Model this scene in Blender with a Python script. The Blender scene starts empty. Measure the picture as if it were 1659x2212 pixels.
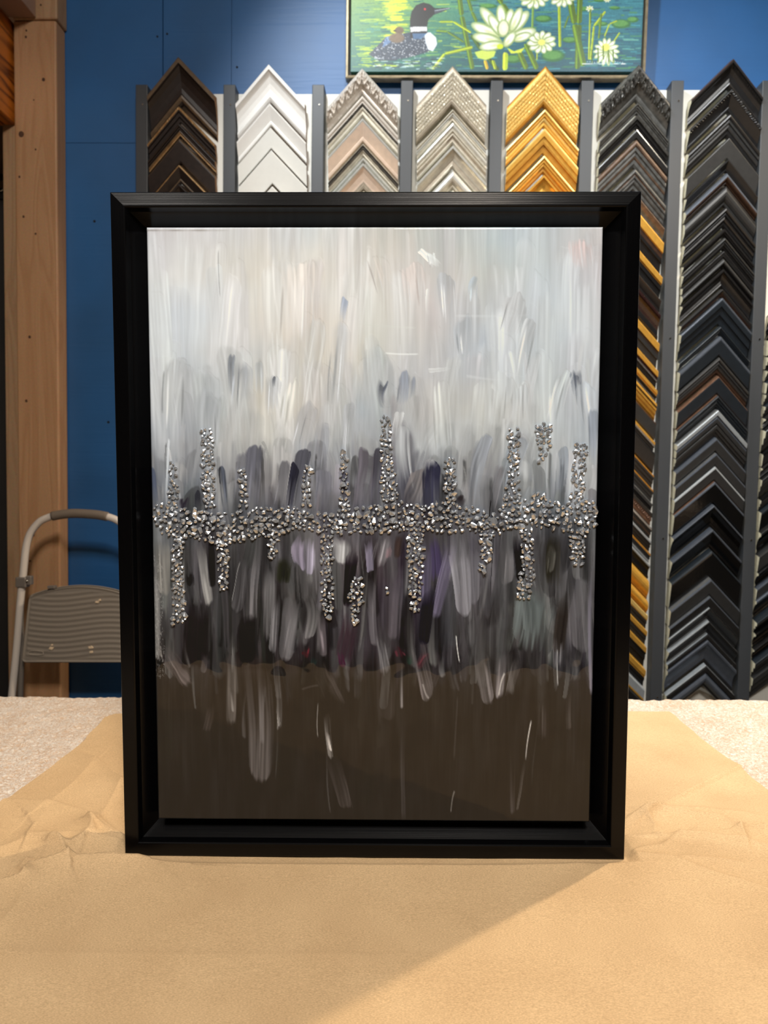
import bpy, bmesh, math, random
import numpy as np
from mathutils import Matrix, Vector
random.seed(7); rng = np.random.default_rng(11)
scn = bpy.context.scene
col = scn.collection
S2 = math.sqrt(2)

# ------------------------------------------------------------------ camera maths
F, CX, CY = 1600.0, 829.5, 1106.0
CAM = np.array([0, 0, 1.31])
def cam_axes(yaw, pitch, roll):
    y, p, r = np.radians([yaw, pitch, roll])
    f = np.array([-np.sin(y)*np.cos(p), np.cos(y)*np.cos(p), -np.sin(p)])
    rt = np.array([np.cos(y), np.sin(y), 0.]); dn = np.cross(f, rt)
    return np.array([np.cos(r)*rt - np.sin(r)*dn, np.cos(r)*dn + np.sin(r)*rt, f])
K = cam_axes(1.7, 3.0, 0.9)
def ray(px, py): return np.array([(px-CX)/F, (py-CY)/F, 1.0]) @ K
def on_y(px, py, y):
    d = ray(px, py); return CAM + d*(y/d[1])
# the table top and everything standing on it share one frame (very slightly out of square with the wall)
TR = np.array([[0.999714, -0.020217, -0.012759], [0.019989, 0.999643, -0.017727], [0.013113, 0.017467, 0.999761]])
TO = np.array([-0.027792, 0.765021, 0.902645])
MT = Matrix([list(TR[i]) + [TO[i]] for i in range(3)] + [[0, 0, 0, 1]])
def on_table(px, py, h=0.0):
    n = TR[:, 2]; o = TO + n*h; d = ray(px, py); t = ((o-CAM) @ n)/(d @ n); return (CAM + t*d - TO) @ TR
def on_front(px, py, dep=0.0):
    px = np.asarray(px, float); py = np.asarray(py, float)
    d = np.stack([(px-CX)/F, (py-CY)/F, np.ones_like(px)], -1) @ K
    n = TR[:, 1]; o = TO + n*dep; t = ((o-CAM) @ n)/(d @ n)
    return (CAM + t[..., None]*d - TO) @ TR

cd = bpy.data.cameras.new('camera'); cam = bpy.data.objects.new('camera', cd); col.objects.link(cam)
Rm = Matrix([[K[0][i], -K[1][i], -K[2][i]] for i in range(3)])
cam.matrix_world = Matrix.Translation(Vector(CAM)) @ Rm.to_4x4()
cd.sensor_width = 36; cd.sensor_fit = 'AUTO'; cd.lens = F/2212*36
cd.clip_start = 0.02
cd.dof.use_dof = True; cd.dof.focus_distance = 0.765; cd.dof.aperture_fstop = 9.0
scn.camera = cam

# ------------------------------------------------------------------ helpers
def lin(c):
    c = np.asarray(c, float)/255.0
    return np.where(c <= 0.04045, c/12.92, ((c+0.055)/1.055)**2.4)
def thing(name, label, cat, mat=None, group=None):
    o = bpy.data.objects.new(name, None); col.objects.link(o); o.empty_display_size = 0.05
    if mat is not None: o.matrix_world = mat
    o['label'] = label; o['category'] = cat
    if group: o['group'] = group
    return o
def tag(o, label, cat, group=None):
    o['label'] = label; o['category'] = cat
    if group: o['group'] = group
    return o
def struct(o): o['kind'] = 'structure'; return o
def mesh_obj(name, V, Fc, mats, parent=None, mi=None, mat=None, smooth=False):
    me = bpy.data.meshes.new(name); me.from_pydata([tuple(v) for v in V], [], [tuple(f) for f in Fc])
    if not isinstance(mats, (list, tuple)): mats = [mats]
    for m in mats: me.materials.append(m)
    if mi is not None: me.polygons.foreach_set('material_index', mi)
    if smooth: me.polygons.foreach_set('use_smooth', [True]*len(me.polygons))
    me.update()
    o = bpy.data.objects.new(name, me); col.objects.link(o)
    if parent is not None: o.parent = parent
    if mat is not None: o.matrix_world = mat
    return o
class MB:
    def __init__(s): s.V = []; s.F = []; s.mi = []
    def add(s, V, Fc, m=0):
        k = len(s.V); s.V += [tuple(v) for v in V]; s.F += [tuple(i+k for i in f) for f in Fc]; s.mi += [m]*len(Fc); return s
    def box(s, x0, x1, y0, y1, z0, z1, m=0, M=None):
        V = [Vector((x, y, z)) for x in (x0, x1) for y in (y0, y1) for z in (z0, z1)]
        if M is not None: V = [M @ v for v in V]
        return s.add(V, [(0, 1, 3, 2), (4, 6, 7, 5), (0, 4, 5, 1), (2, 3, 7, 6), (0, 2, 6, 4), (1, 5, 7, 3)], m)
    def tube(s, pts, r, n=14, m=0, caps=True):
        pts = [Vector(p) for p in pts]; k = len(s.V); N = len(pts)
        rr = r if isinstance(r, (list, tuple)) else [r]*N
        up = Vector((0, 1, 0.01)).normalized()
        for i, p in enumerate(pts):
            d = (pts[min(i+1, N-1)] - pts[max(i-1, 0)]).normalized()
            a = d.cross(up)
            if a.length < 1e-3: a = d.cross(Vector((1, 0, 0)))
            a.normalize(); b = d.cross(a)
            for j in range(n):
                t = 2*math.pi*j/n; s.V.append(tuple(p + (a*math.cos(t) + b*math.sin(t))*rr[i]))
        for i in range(N-1):
            for j in range(n):
                s.F.append((k+i*n+j, k+i*n+(j+1) % n, k+(i+1)*n+(j+1) % n, k+(i+1)*n+j)); s.mi.append(m)
        if caps:
            s.F.append(tuple(k+j for j in range(n))[::-1]); s.mi.append(m)
            s.F.append(tuple(k+(N-1)*n+j for j in range(n))); s.mi.append(m)
        return s
    def build(s, name, mats, parent=None, mat=None, smooth=False, bevel=0):
        o = mesh_obj(name, s.V, s.F, mats, parent, s.mi, mat, smooth)
        if bevel:
            b = o.modifiers.new('bevel', 'BEVEL'); b.width = bevel; b.segments = 2; b.limit_method = 'ANGLE'
        return o

# ------------------------------------------------------------------ materials
def newmat(name):
    m = bpy.data.materials.new(name); m.use_nodes = True; nt = m.node_tree
    return m, nt, nt.nodes['Principled BSDF']
def nd(nt, t, **kw):
    n = nt.nodes.new(t)
    for k, v in kw.items():
        if k.startswith('i_'): n.inputs[k[2:].replace('_', ' ')].default_value = v
        else: setattr(n, k, v)
    return n
def simple(name, c, rough=0.5, metal=0.0, noise=0.0, nscale=(40, 40, 40), bump=0.0, coat=0.0, spec=0.5):
    m, nt, p = newmat(name); L = nt.links
    c = tuple(lin(c)) + (1,)
    p.inputs['Roughness'].default_value = rough; p.inputs['Metallic'].default_value = metal
    p.inputs['Coat Weight'].default_value = coat; p.inputs['Specular IOR Level'].default_value = spec
    p.inputs['Base Color'].default_value = c
    tc = nd(nt, 'ShaderNodeTexCoord'); mp = nd(nt, 'ShaderNodeMapping'); mp.inputs['Scale'].default_value = nscale
    n = nd(nt, 'ShaderNodeTexNoise', i_Scale=1.0, i_Detail=5.0)
    L.new(tc.outputs['Object'], mp.inputs[0]); L.new(mp.outputs[0], n.inputs['Vector'])
    mx = nd(nt, 'ShaderNodeMix', data_type='RGBA', blend_type='MIX')
    r = nd(nt, 'ShaderNodeValToRGB'); r.color_ramp.elements[0].position = 0.3; r.color_ramp.elements[1].position = 0.7
    L.new(n.outputs['Fac'], r.inputs[0]); L.new(r.outputs[0], mx.inputs['Factor'])
    k = 1 - noise
    mx.inputs['A'].default_value = (c[0]*k, c[1]*k, c[2]*k, 1); mx.inputs['B'].default_value = (min(1, c[0]*(1+noise*.6)), min(1, c[1]*(1+noise*.6)), min(1, c[2]*(1+noise*.6)), 1)
    L.new(mx.outputs['Result'], p.inputs['Base Color'])
    if bump:
        b = nd(nt, 'ShaderNodeBump', i_Strength=1.0, i_Distance=bump); L.new(n.outputs['Fac'], b.inputs['Height']); L.new(b.outputs[0], p.inputs['Normal'])
    return m
def wood(name, c1, c2, rough=0.55, axis='Z', scale=1.0, knots=True):
    m, nt, p = newmat(name); L = nt.links
    tc = nd(nt, 'ShaderNodeTexCoord'); mp = nd(nt, 'ShaderNodeMapping')
    sc = {'Z': (9, 9, 0.9), 'X': (0.9, 9, 9), 'Y': (9, 0.9, 9)}[axis]
    mp.inputs['Scale'].default_value = [v*scale for v in sc]
    n = nd(nt, 'ShaderNodeTexNoise', i_Scale=1.6, i_Detail=2.0, i_Distortion=0.6)
    L.new(tc.outputs['Object'], mp.inputs[0]); L.new(mp.outputs[0], n.inputs['Vector'])
    mul = nd(nt, 'ShaderNodeMath', operation='MULTIPLY'); mul.inputs[1].default_value = 16
    fr = nd(nt, 'ShaderNodeMath', operation='PINGPONG'); fr.inputs[1].default_value = 1.0
    L.new(n.outputs['Fac'], mul.inputs[0]); L.new(mul.outputs[0], fr.inputs[0])
    r = nd(nt, 'ShaderNodeValToRGB'); e = r.color_ramp.elements
    e[0].position = 0.0; e[0].color = tuple(lin(c2)) + (1,); e[1].position = 0.55; e[1].color = tuple(lin(c1)) + (1,)
    L.new(fr.outputs[0], r.inputs[0])
    n2 = nd(nt, 'ShaderNodeTexNoise', i_Scale=220.0, i_Detail=3.0); L.new(tc.outputs['Object'], n2.inputs['Vector'])
    mx = nd(nt, 'ShaderNodeMix', data_type='RGBA', blend_type='MULTIPLY'); mx.inputs['Factor'].default_value = 0.35
    L.new(r.outputs[0], mx.inputs['A']); L.new(n2.outputs['Color'], mx.inputs['B'])
    L.new(mx.outputs['Result'], p.inputs['Base Color']); p.inputs['Roughness'].default_value = rough
    b = nd(nt, 'ShaderNodeBump', i_Strength=0.4, i_Distance=0.0006); L.new(fr.outputs[0], b.inputs['Height']); L.new(b.outputs[0], p.inputs['Normal'])
    return m
def vcol_mat(name, attr, rough, coat=0.0, coat_rough=0.03, bump=0.0, spec=0.5, wave=0.0):
    m, nt, p = newmat(name); L = nt.links
    a = nd(nt, 'ShaderNodeAttribute', attribute_name=attr)
    L.new(a.outputs['Color'], p.inputs['Base Color'])
    p.inputs['Roughness'].default_value = rough; p.inputs['Coat Weight'].default_value = coat
    p.inputs['Coat Roughness'].default_value = coat_rough; p.inputs['Specular IOR Level'].default_value = spec
    tc = nd(nt, 'ShaderNodeTexCoord')
    if bump:
        mp = nd(nt, 'ShaderNodeMapping'); mp.inputs['Scale'].default_value = (900, 900, 60)
        n = nd(nt, 'ShaderNodeTexNoise', i_Scale=1.0, i_Detail=4.0)
        L.new(tc.outputs['Object'], mp.inputs[0]); L.new(mp.outputs[0], n.inputs['Vector'])
        b = nd(nt, 'ShaderNodeBump', i_Strength=1.0, i_Distance=bump); L.new(n.outputs['Fac'], b.inputs['Height']); L.new(b.outputs[0], p.inputs['Normal'])
    if wave:
        n = nd(nt, 'ShaderNodeTexNoise', i_Scale=14.0, i_Detail=2.0); L.new(tc.outputs['Object'], n.inputs['Vector'])
        b = nd(nt, 'ShaderNodeBump', i_Strength=1.0, i_Distance=wave); L.new(n.outputs['Fac'], b.inputs['Height']); L.new(b.outputs[0], p.inputs['Coat Normal'])
    return m

def grid_mesh(name, P, colr, mat, parent=None, extra=None, smooth=True, attr='paint'):
    """P: (ny, nx, 3) grid of points (row 0 on top); colr: (ny, nx, 3) linear colour or None."""
    ny, nx = P.shape[:2]; nv = ny*nx
    idx = np.arange(nv).reshape(ny, nx)
    q = np.stack([idx[:-1, :-1], idx[1:, :-1], idx[1:, 1:], idx[:-1, 1:]], -1).reshape(-1, 4)
    V = P.reshape(-1, 3)
    if extra is not None:   # extra rings: list of index arrays extruded as side walls + back
        ev, eq = extra(V, idx); V = np.vstack([V, ev]); q = np.vstack([q, eq])
    me = bpy.data.meshes.new(name)
    me.vertices.add(len(V)); me.vertices.foreach_set('co', V.astype(np.float32).ravel())
    me.loops.add(q.size); me.loops.foreach_set('vertex_index', q.astype(np.int32).ravel())
    me.polygons.add(len(q)); me.polygons.foreach_set('loop_start', np.arange(0, q.size, 4, dtype=np.int32))
    me.polygons.foreach_set('loop_total', np.full(len(q), 4, np.int32))
    me.polygons.foreach_set('use_smooth', np.full(len(q), smooth))
    me.update(calc_edges=True)
    if colr is not None:
        ca = me.color_attributes.new(attr, 'FLOAT_COLOR', 'POINT')
        c = np.ones((len(V), 4), np.float32); c[:nv, :3] = colr.reshape(-1, 3)
        if len(V) > nv:   # the side walls repeat the edge colour
            ring = np.concatenate([idx[0, :], idx[1:, -1], idx[-1, -2::-1], idx[-2:0:-1, 0]])
            c[nv:nv+len(ring), :3] = c[ring, :3]
        ca.data.foreach_set('color', c.ravel())
    me.materials.append(mat)
    o = bpy.data.objects.new(name, me); col.objects.link(o)
    if parent is not None: o.parent = parent
    return o
def wall_extra(back):   # side walls going to depth y=back (local y) with a back face
    def f(V, idx):
        ring = np.concatenate([idx[0, :], idx[1:, -1], idx[-1, -2::-1], idx[-2:0:-1, 0]])
        ev = V[ring].copy(); ev[:, 1] = back
        n = len(V); m = len(ring); a = np.arange(m); b = (a+1) % m
        eq = np.stack([ring[a], ring[b], n+b, n+a], -1)
        return ev, eq
    return f

# ------------------------------------------------------------------ raster painting tools
def smooth1(a, k):
    ker = np.hanning(k+2)[1:-1]; ker /= ker.sum()
    return np.convolve(np.pad(a, k//2, mode='reflect'), ker, 'same')[k//2:k//2+len(a)]
def blur2(a, ky, kx):
    for ax, k in ((0, ky), (1, kx)):
        if k > 1:
            ker = np.hanning(k+2)[1:-1]; ker /= ker.sum()
            pad = [(0, 0)]*a.ndim; pad[ax] = (k//2, k//2)
            b = np.pad(a, pad, mode='reflect')
            out = np.zeros_like(a, dtype=float)
            for i, w in enumerate(ker):
                sl = [slice(None)]*a.ndim; sl[ax] = slice(i, i+a.shape[ax]) if i+a.shape[ax] <= b.shape[ax] else slice(b.shape[ax]-a.shape[ax], b.shape[ax])
                out += w*b[tuple(sl)]
            a = out
    return a
NT = blur2(rng.normal(0, 1, (512, 512)), 2, 3); NT /= NT.std()
WARP = {}
def tab(a, b):   # bilinear look-up in a wrapped noise table
    a = np.mod(a, 511.0); b = np.mod(b, 511.0); ia = a.astype(int); ib = b.astype(int); fa = a-ia; fb = b-ib
    return (NT[ia, ib]*(1-fa)+NT[ia+1, ib]*fa)*(1-fb) + (NT[ia, ib+1]*(1-fa)+NT[ia+1, ib+1]*fa)*fb
def stroke(img, X, Y, x0, y0, x1, y1, w, c, a=0.7, top=0.1, bot=0.4, streak=0.5, bend=0.0, edge=0.0, soft=None, rag=0.0):
    """one brush stroke in picture units; X, Y are the pixel grids (regular)."""
    dx = X[0, 1]-X[0, 0]; dy = Y[1, 0]-Y[0, 0]
    pad = w*0.8+8+rag*20
    i0 = int(max(0, (min(y0, y1)-pad-Y[0, 0])/dy)); i1 = int(min(len(Y), (max(y0, y1)+pad-Y[0, 0])/dy+1))
    j0 = int(max(0, (min(x0, x1)-pad-X[0, 0])/dx)); j1 = int(min(X.shape[1], (max(x0, x1)+pad-X[0, 0])/dx+1))
    if i1-i0 < 1 or j1-j0 < 1: return
    xx = X[i0:i1, j0:j1]; yy = Y[i0:i1, j0:j1]
    if WARP.get('on'): xx = xx+WARP['x'][i0:i1, j0:j1]; yy = yy+WARP['y'][i0:i1, j0:j1]
    L = math.hypot(x1-x0, y1-y0)+1e-6; ux, uy = (x1-x0)/L, (y1-y0)/L
    s = ((xx-x0)*ux + (yy-y0)*uy)/L
    v = (-(xx-x0)*uy + (yy-y0)*ux) - bend*np.sin(np.clip(s, 0, 1)*math.pi)
    o1, o2 = rng.uniform(0, 500, 2)
    br = 0.65*tab(o1+v/2.2, o2+s*L/70.0) + 0.6*tab(o2+v/6.5, o1+s*L/110.0)
    hw = w/2
    tr_ = np.clip(s, 0, 1) if bot > top else 1-np.clip(s, 0, 1)
    s = s + rag*br*7.0/L*(0.12+1.3*tr_)*(1 if bot > top else -1)
    r = np.clip(hw*1.15/L, 0, 0.5)
    se = np.where(s < r, (r-s)/r, np.where(s > 1-r, (s-(1-r))/r, 0))
    tp = 1-0.22*np.clip(s, 0, 1)*rag
    d = np.sqrt((v/(hw*tp))**2 + np.clip(se, 0, 3)**2)
    sf = soft if soft is not None else min(0.35, 1.6/max(hw, 1))
    m = np.clip((1-d)/sf, 0, 1)
    if rag: m = np.clip(m + 0.28*rag*br*(m > 0)*(m < 1), 0, 1)
    fade = np.clip((s+0.0)/max(top, 1e-3), 0, 1) * np.clip((1-s)/max(bot, 1e-3), 0, 1)
    trail = np.clip((1-s)/max(bot, 1e-3), 0, 1) if bot > top else np.clip(s/max(top, 1e-3), 0, 1)
    dry = np.clip(1 + streak*br*(0.22+1.1*(1-trail)), 0, 1.2)
    al = np.clip(a*m*(fade**0.8)*dry, 0, 1)[..., None]
    cc = np.array(c, float)
    loc = cc*(1 + 0.13*streak*br[..., None])
    img[i0:i1, j0:j1] = img[i0:i1, j0:j1]*(1-al) + loc*al
    if edge:
        em = np.clip(1-np.abs(d-0.90)/0.07, 0, 1)*(v < 0)*np.clip(1-s*1.3, 0, 1)*abs(edge)*np.clip(0.6+0.6*br, 0, 1)
        img[i0:i1, j0:j1] += (em*(34 if edge > 0 else -48))[..., None]
def ellipse(img, X, Y, cx, cy, rx, ry, c, a=1.0, rot=0.0, soft=0.25):
    ct, st = math.cos(rot), math.sin(rot)
    u = ((X-cx)*ct + (Y-cy)*st)/rx; v = (-(X-cx)*st + (Y-cy)*ct)/ry
    m = np.clip((1-np.sqrt(u*u+v*v))/soft, 0, 1)*a
    img[:] = img*(1-m[..., None]) + np.array(c, float)*m[..., None]
def poly(img, X, Y, pts, c, a=1.0):
    inside = np.zeros(X.shape, bool); n = len(pts)
    for i in range(n):
        xa, ya = pts[i]; xb, yb = pts[(i+1) % n]
        cond = ((ya > Y) != (yb > Y)) & (X < (xb-xa)*(Y-ya)/((yb-ya) or 1e-9)+xa)
        inside ^= cond
    m = blur2(inside.astype(float), 3, 3)*a
    img[:] = img*(1-m[..., None]) + np.array(c, float)*m[..., None]
    return inside

# ================================================================== MAIN PAINTING (canvas in the black floater frame)
CD = 0.006
cl, cr, ct, cb = -0.2312, 0.2296, 0.6552, 0.0370
NX, NY = 720, 968
# picture-unit coordinates of the artwork: measured on the photograph through the canvas plane
gx = np.linspace(0, 1, NX); gy = np.linspace(0, 1, NY)
# artwork coordinates: u across 0..965, v down 0..1285 (one unit = one picture pixel at mid height)
UW, VH = 965.0, 1285.0
GX, GY = np.meshgrid(gx*UW, gy*VH)
def art(px, py):
    p = on_front(px, py, CD); return (p[..., 0]-cl)/(cr-cl)*UW, (ct-p[..., 2])/(ct-cb)*VH
base_rows = {
495: [(200,195,195),(205,200,196),(200,198,196),(200,200,196),(190,190,186),(180,184,182),(185,190,190),(196,200,200),(205,200,198)],
560: [(205,203,203),(208,205,200),(208,206,200),(212,208,200),(205,200,192),(192,190,188),(185,192,192),(200,205,204),(215,200,196)],
640: [(212,212,210),(214,212,208),(214,212,206),(215,208,200),(208,206,198),(205,196,192),(190,194,196),(208,212,212),(214,216,214)],
720: [(210,210,208),(210,210,208),(212,208,202),(205,198,192),(205,204,196),(195,192,190),(190,194,198),(205,208,208),(216,218,216)],
800: [(205,206,206),(190,192,192),(196,196,192),(196,194,188),(200,198,192),(188,188,190),(192,196,198),(200,204,204),(200,203,206)],
870: [(190,192,193),(180,183,184),(200,198,190),(190,188,184),(175,178,178),(190,190,188),(200,203,202),(205,208,208),(180,184,190)],
940: [(185,186,188),(165,167,170),(198,196,188),(175,176,178),(165,166,168),(190,192,192),(185,190,192),(190,194,194),(185,190,194)],
1000: [(165,167,170),(150,152,156),(140,141,144),(155,154,156),(125,125,130),(130,130,134),(165,168,172),(175,178,180),(190,192,192)],
1060: [(105,107,112),(120,122,126),(112,112,118),(125,124,132),(100,98,106),(85,85,95),(140,142,148),(130,132,136),(160,162,165)],
1130: [(110,110,110),(78,76,80),(80,80,84),(100,98,106),(95,92,98),(75,70,75),(105,103,107),(90,90,93),(115,117,120)],
1200: [(120,120,118),(65,62,66),(60,60,62),(95,90,98),(75,68,74),(76,70,82),(98,96,102),(72,70,74),(108,108,112)],
1280: [(110,108,106),(62,60,62),(75,72,74),(74,70,74),(55,48,54),(75,70,84),(95,92,98),(88,88,92),(85,82,86)],
1350: [(85,82,80),(55,50,54),(55,52,55),(58,54,58),(62,56,62),(60,54,62),(70,67,71),(74,74,76),(70,66,72)],
1410: [(66,62,60),(50,45,46),(52,48,50),(50,45,47),(60,54,58),(52,48,51),(57,55,56),(58,56,58),(68,64,70)],
1470: [(46,42,40),(46,42,40),(50,46,44),(44,41,38),(48,45,43),(48,45,43),(50,47,46),(48,46,44),(52,49,48)],
1560: [(40,38,37),(40,38,37),(42,40,39),(40,38,37),(41,39,38),(40,38,37),(41,39,38),(40,38,37),(42,40,39)],
1780: [(40,38,37)]*9}
bxs = np.array([320,440,560,680,800,920,1040,1160,1280.])
bys = np.array(sorted(base_rows)); 
bu = (bxs-bxs[0])/(bxs[-1]-bxs[0])*UW
bv = art(np.full(len(bys), 800.), bys)[1]
G = np.array([base_rows[int(k)] for k in bys], float)
G[list(bys).index(1130)] *= 0.84; G[bys > 1450] *= 0.78
tmp = np.stack([np.stack([np.interp(gx*UW, bu, G[i, :, c]) for c in range(3)], -1) for i in range(len(bys))])  # rows x NX x 3
# horizontally wobbling row position so that tones do not end on straight lines
wob = smooth1(rng.normal(0, 1, NX), 25); wob = wob/wob.std()*14
img = np.empty((NY, NX, 3))
for c in range(3):
    for j in range(NX):
        img[:, j, c] = np.interp(gy*VH + wob[j], bv, tmp[:, j, c])
# long vertical bristle streaks
st1 = blur2(rng.normal(0, 1, (NY//8+2, NX)), 9, 3); st1 = np.repeat(st1, 8, axis=0)[:NY]; st1 = blur2(st1, 9, 1); st1 /= st1.std()
st2 = blur2(rng.normal(0, 1, (NY//20+2, NX//4+2)), 5, 3); st2 = np.repeat(np.repeat(st2, 20, 0), 4, 1)[:NY, :NX]; st2 = blur2(st2, 21, 5); st2 /= st2.std()
vv = gy*VH
amp = np.interp(vv, [0, 250, 420, 520, 700, 900, 960, 1285], [2.0, 2.2, 4, 6, 8, 6, 3, 1.2])
img += (st1*amp[:, None]*0.55 + st2*amp[:, None]*1.2)[..., None]
warm = blur2(rng.normal(0, 1, (NY//30+2, NX//40+2)), 3, 3); warm = np.repeat(np.repeat(warm, 30, 0), 40, 1)[:NY, :NX]; warm = blur2(warm, 41, 41); warm /= warm.std()
wa = np.interp(vv, [0, 400, 600, 960, 1285], [2.0, 2.0, 1.2, 0.6, 0.2])[:, None]
img[..., 0] += warm*wa; img[..., 2] -= warm*wa*1.3
def nzf(ny_, nx_, ky, kx):
    a = blur2(rng.normal(0, 1, (ny_//ky+3, nx_//kx+3)), 3, 3); a = np.repeat(np.repeat(a, ky, 0), kx, 1)[:ny_, :nx_]; a = blur2(a, 2*ky+1, 2*kx+1); return a/a.std()
def rs(px0, py0, px1, py1, w, c, a=0.7, **kw):
    u0, v0 = art(px0, py0); u1, v1 = art(px1, py1); stroke(img, GX, GY, float(u0), float(v0), float(u1), float(v1), w, c, a, **kw)
WARP['x'] = 2.6*nzf(NY, NX, 70, 20) + 0.5*nzf(NY, NX, 24, 6); WARP['y'] = 7.0*nzf(NY, NX, 30, 14) + 2.5*nzf(NY, NX, 20, 4); WARP['on'] = True
# unlisted background strokes: colour picked from the ground they lie on
def auto(n, ya, yb, wr, lr, jit, a, tilt, dark=0.0, up=True, light=0.0):
    for _ in range(n):
        x = rng.uniform(-10, UW+10); y = rng.uniform(ya, yb)
        j = int(np.clip(x/UW*(NX-1), 0, NX-1)); i = int(np.clip(y/VH*(NY-1), 0, NY-1))
        g = img[i, j].mean(); c = (img[i, j]*0.45+g*0.55)*(1+rng.normal(0, jit)) + rng.normal(0, 1.2, 3)
        q = rng.random()
        if q < dark: c = c*0.45
        elif q > 1-light: c = c*0.55+np.array([205, 203, 200])*0.45
        L = rng.uniform(*lr); t = rng.normal(0, tilt)
        hard = rng.random() < 0.3
        f = rng.uniform(0.04, 0.15), rng.uniform(0.5, 0.95)
        if not up: f = f[::-1]
        stroke(img, GX, GY, x+L*t*0.5, y-L*0.45, x-L*t*0.5, y+L*0.55, rng.uniform(*wr), np.clip(c, 18, 226), a*rng.uniform(0.5, 1.1),
               top=f[0], bot=f[1], streak=0.9, bend=rng.normal(0, 4), edge=(rng.choice([0, 0, 0.2, -0.25]) if up else 0), soft=(0.12 if hard else rng.uniform(.4, .95)), rag=1.0)
auto(120, 0, 400, (30, 90), (140, 320), 0.016, 0.42, 0.04)
auto(30, 20, 440, (4, 14), (80, 300), 0.022, 0.3, 0.02)
auto(110, 300, 540, (18, 60), (80, 220), 0.045, 0.5, 0.12, 0.02, light=.15)
auto(36, 300, 560, (4, 12), (60, 180), 0.05, 0.5, 0.08, 0.03, light=.3)
auto(130, 500, 650, (14, 46), (70, 170), 0.12, 0.6, 0.10, 0.12, light=.12)
auto(60, 480, 640, (3, 10), (50, 170), 0.16, 0.6, 0.06, 0.30, light=.3)
auto(190, 650, 860, (14, 46), (90, 240), 0.20, 0.65, 0.09, 0.20, up=False, light=.06)
auto(100, 640, 900, (3, 12), (60, 240), 0.22, 0.55, 0.06, 0.30, up=False, light=.16)
auto(90, 820, 930, (8, 30), (60, 150), 0.20, 0.6, 0.06, 0.2, up=False, light=.18)
auto(40, 900, 960, (5, 26), (60, 140), 0.25, 0.5, 0.05, up=False, light=.25)
auto(40, 960, 1240, (14, 60), (80, 240), 0.07, 0.35, 0.03, up=False)
auto(26, 900, 1180, (3, 8), (80, 260), 0.2, 0.35, 0.03, up=False, light=.15)
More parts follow.
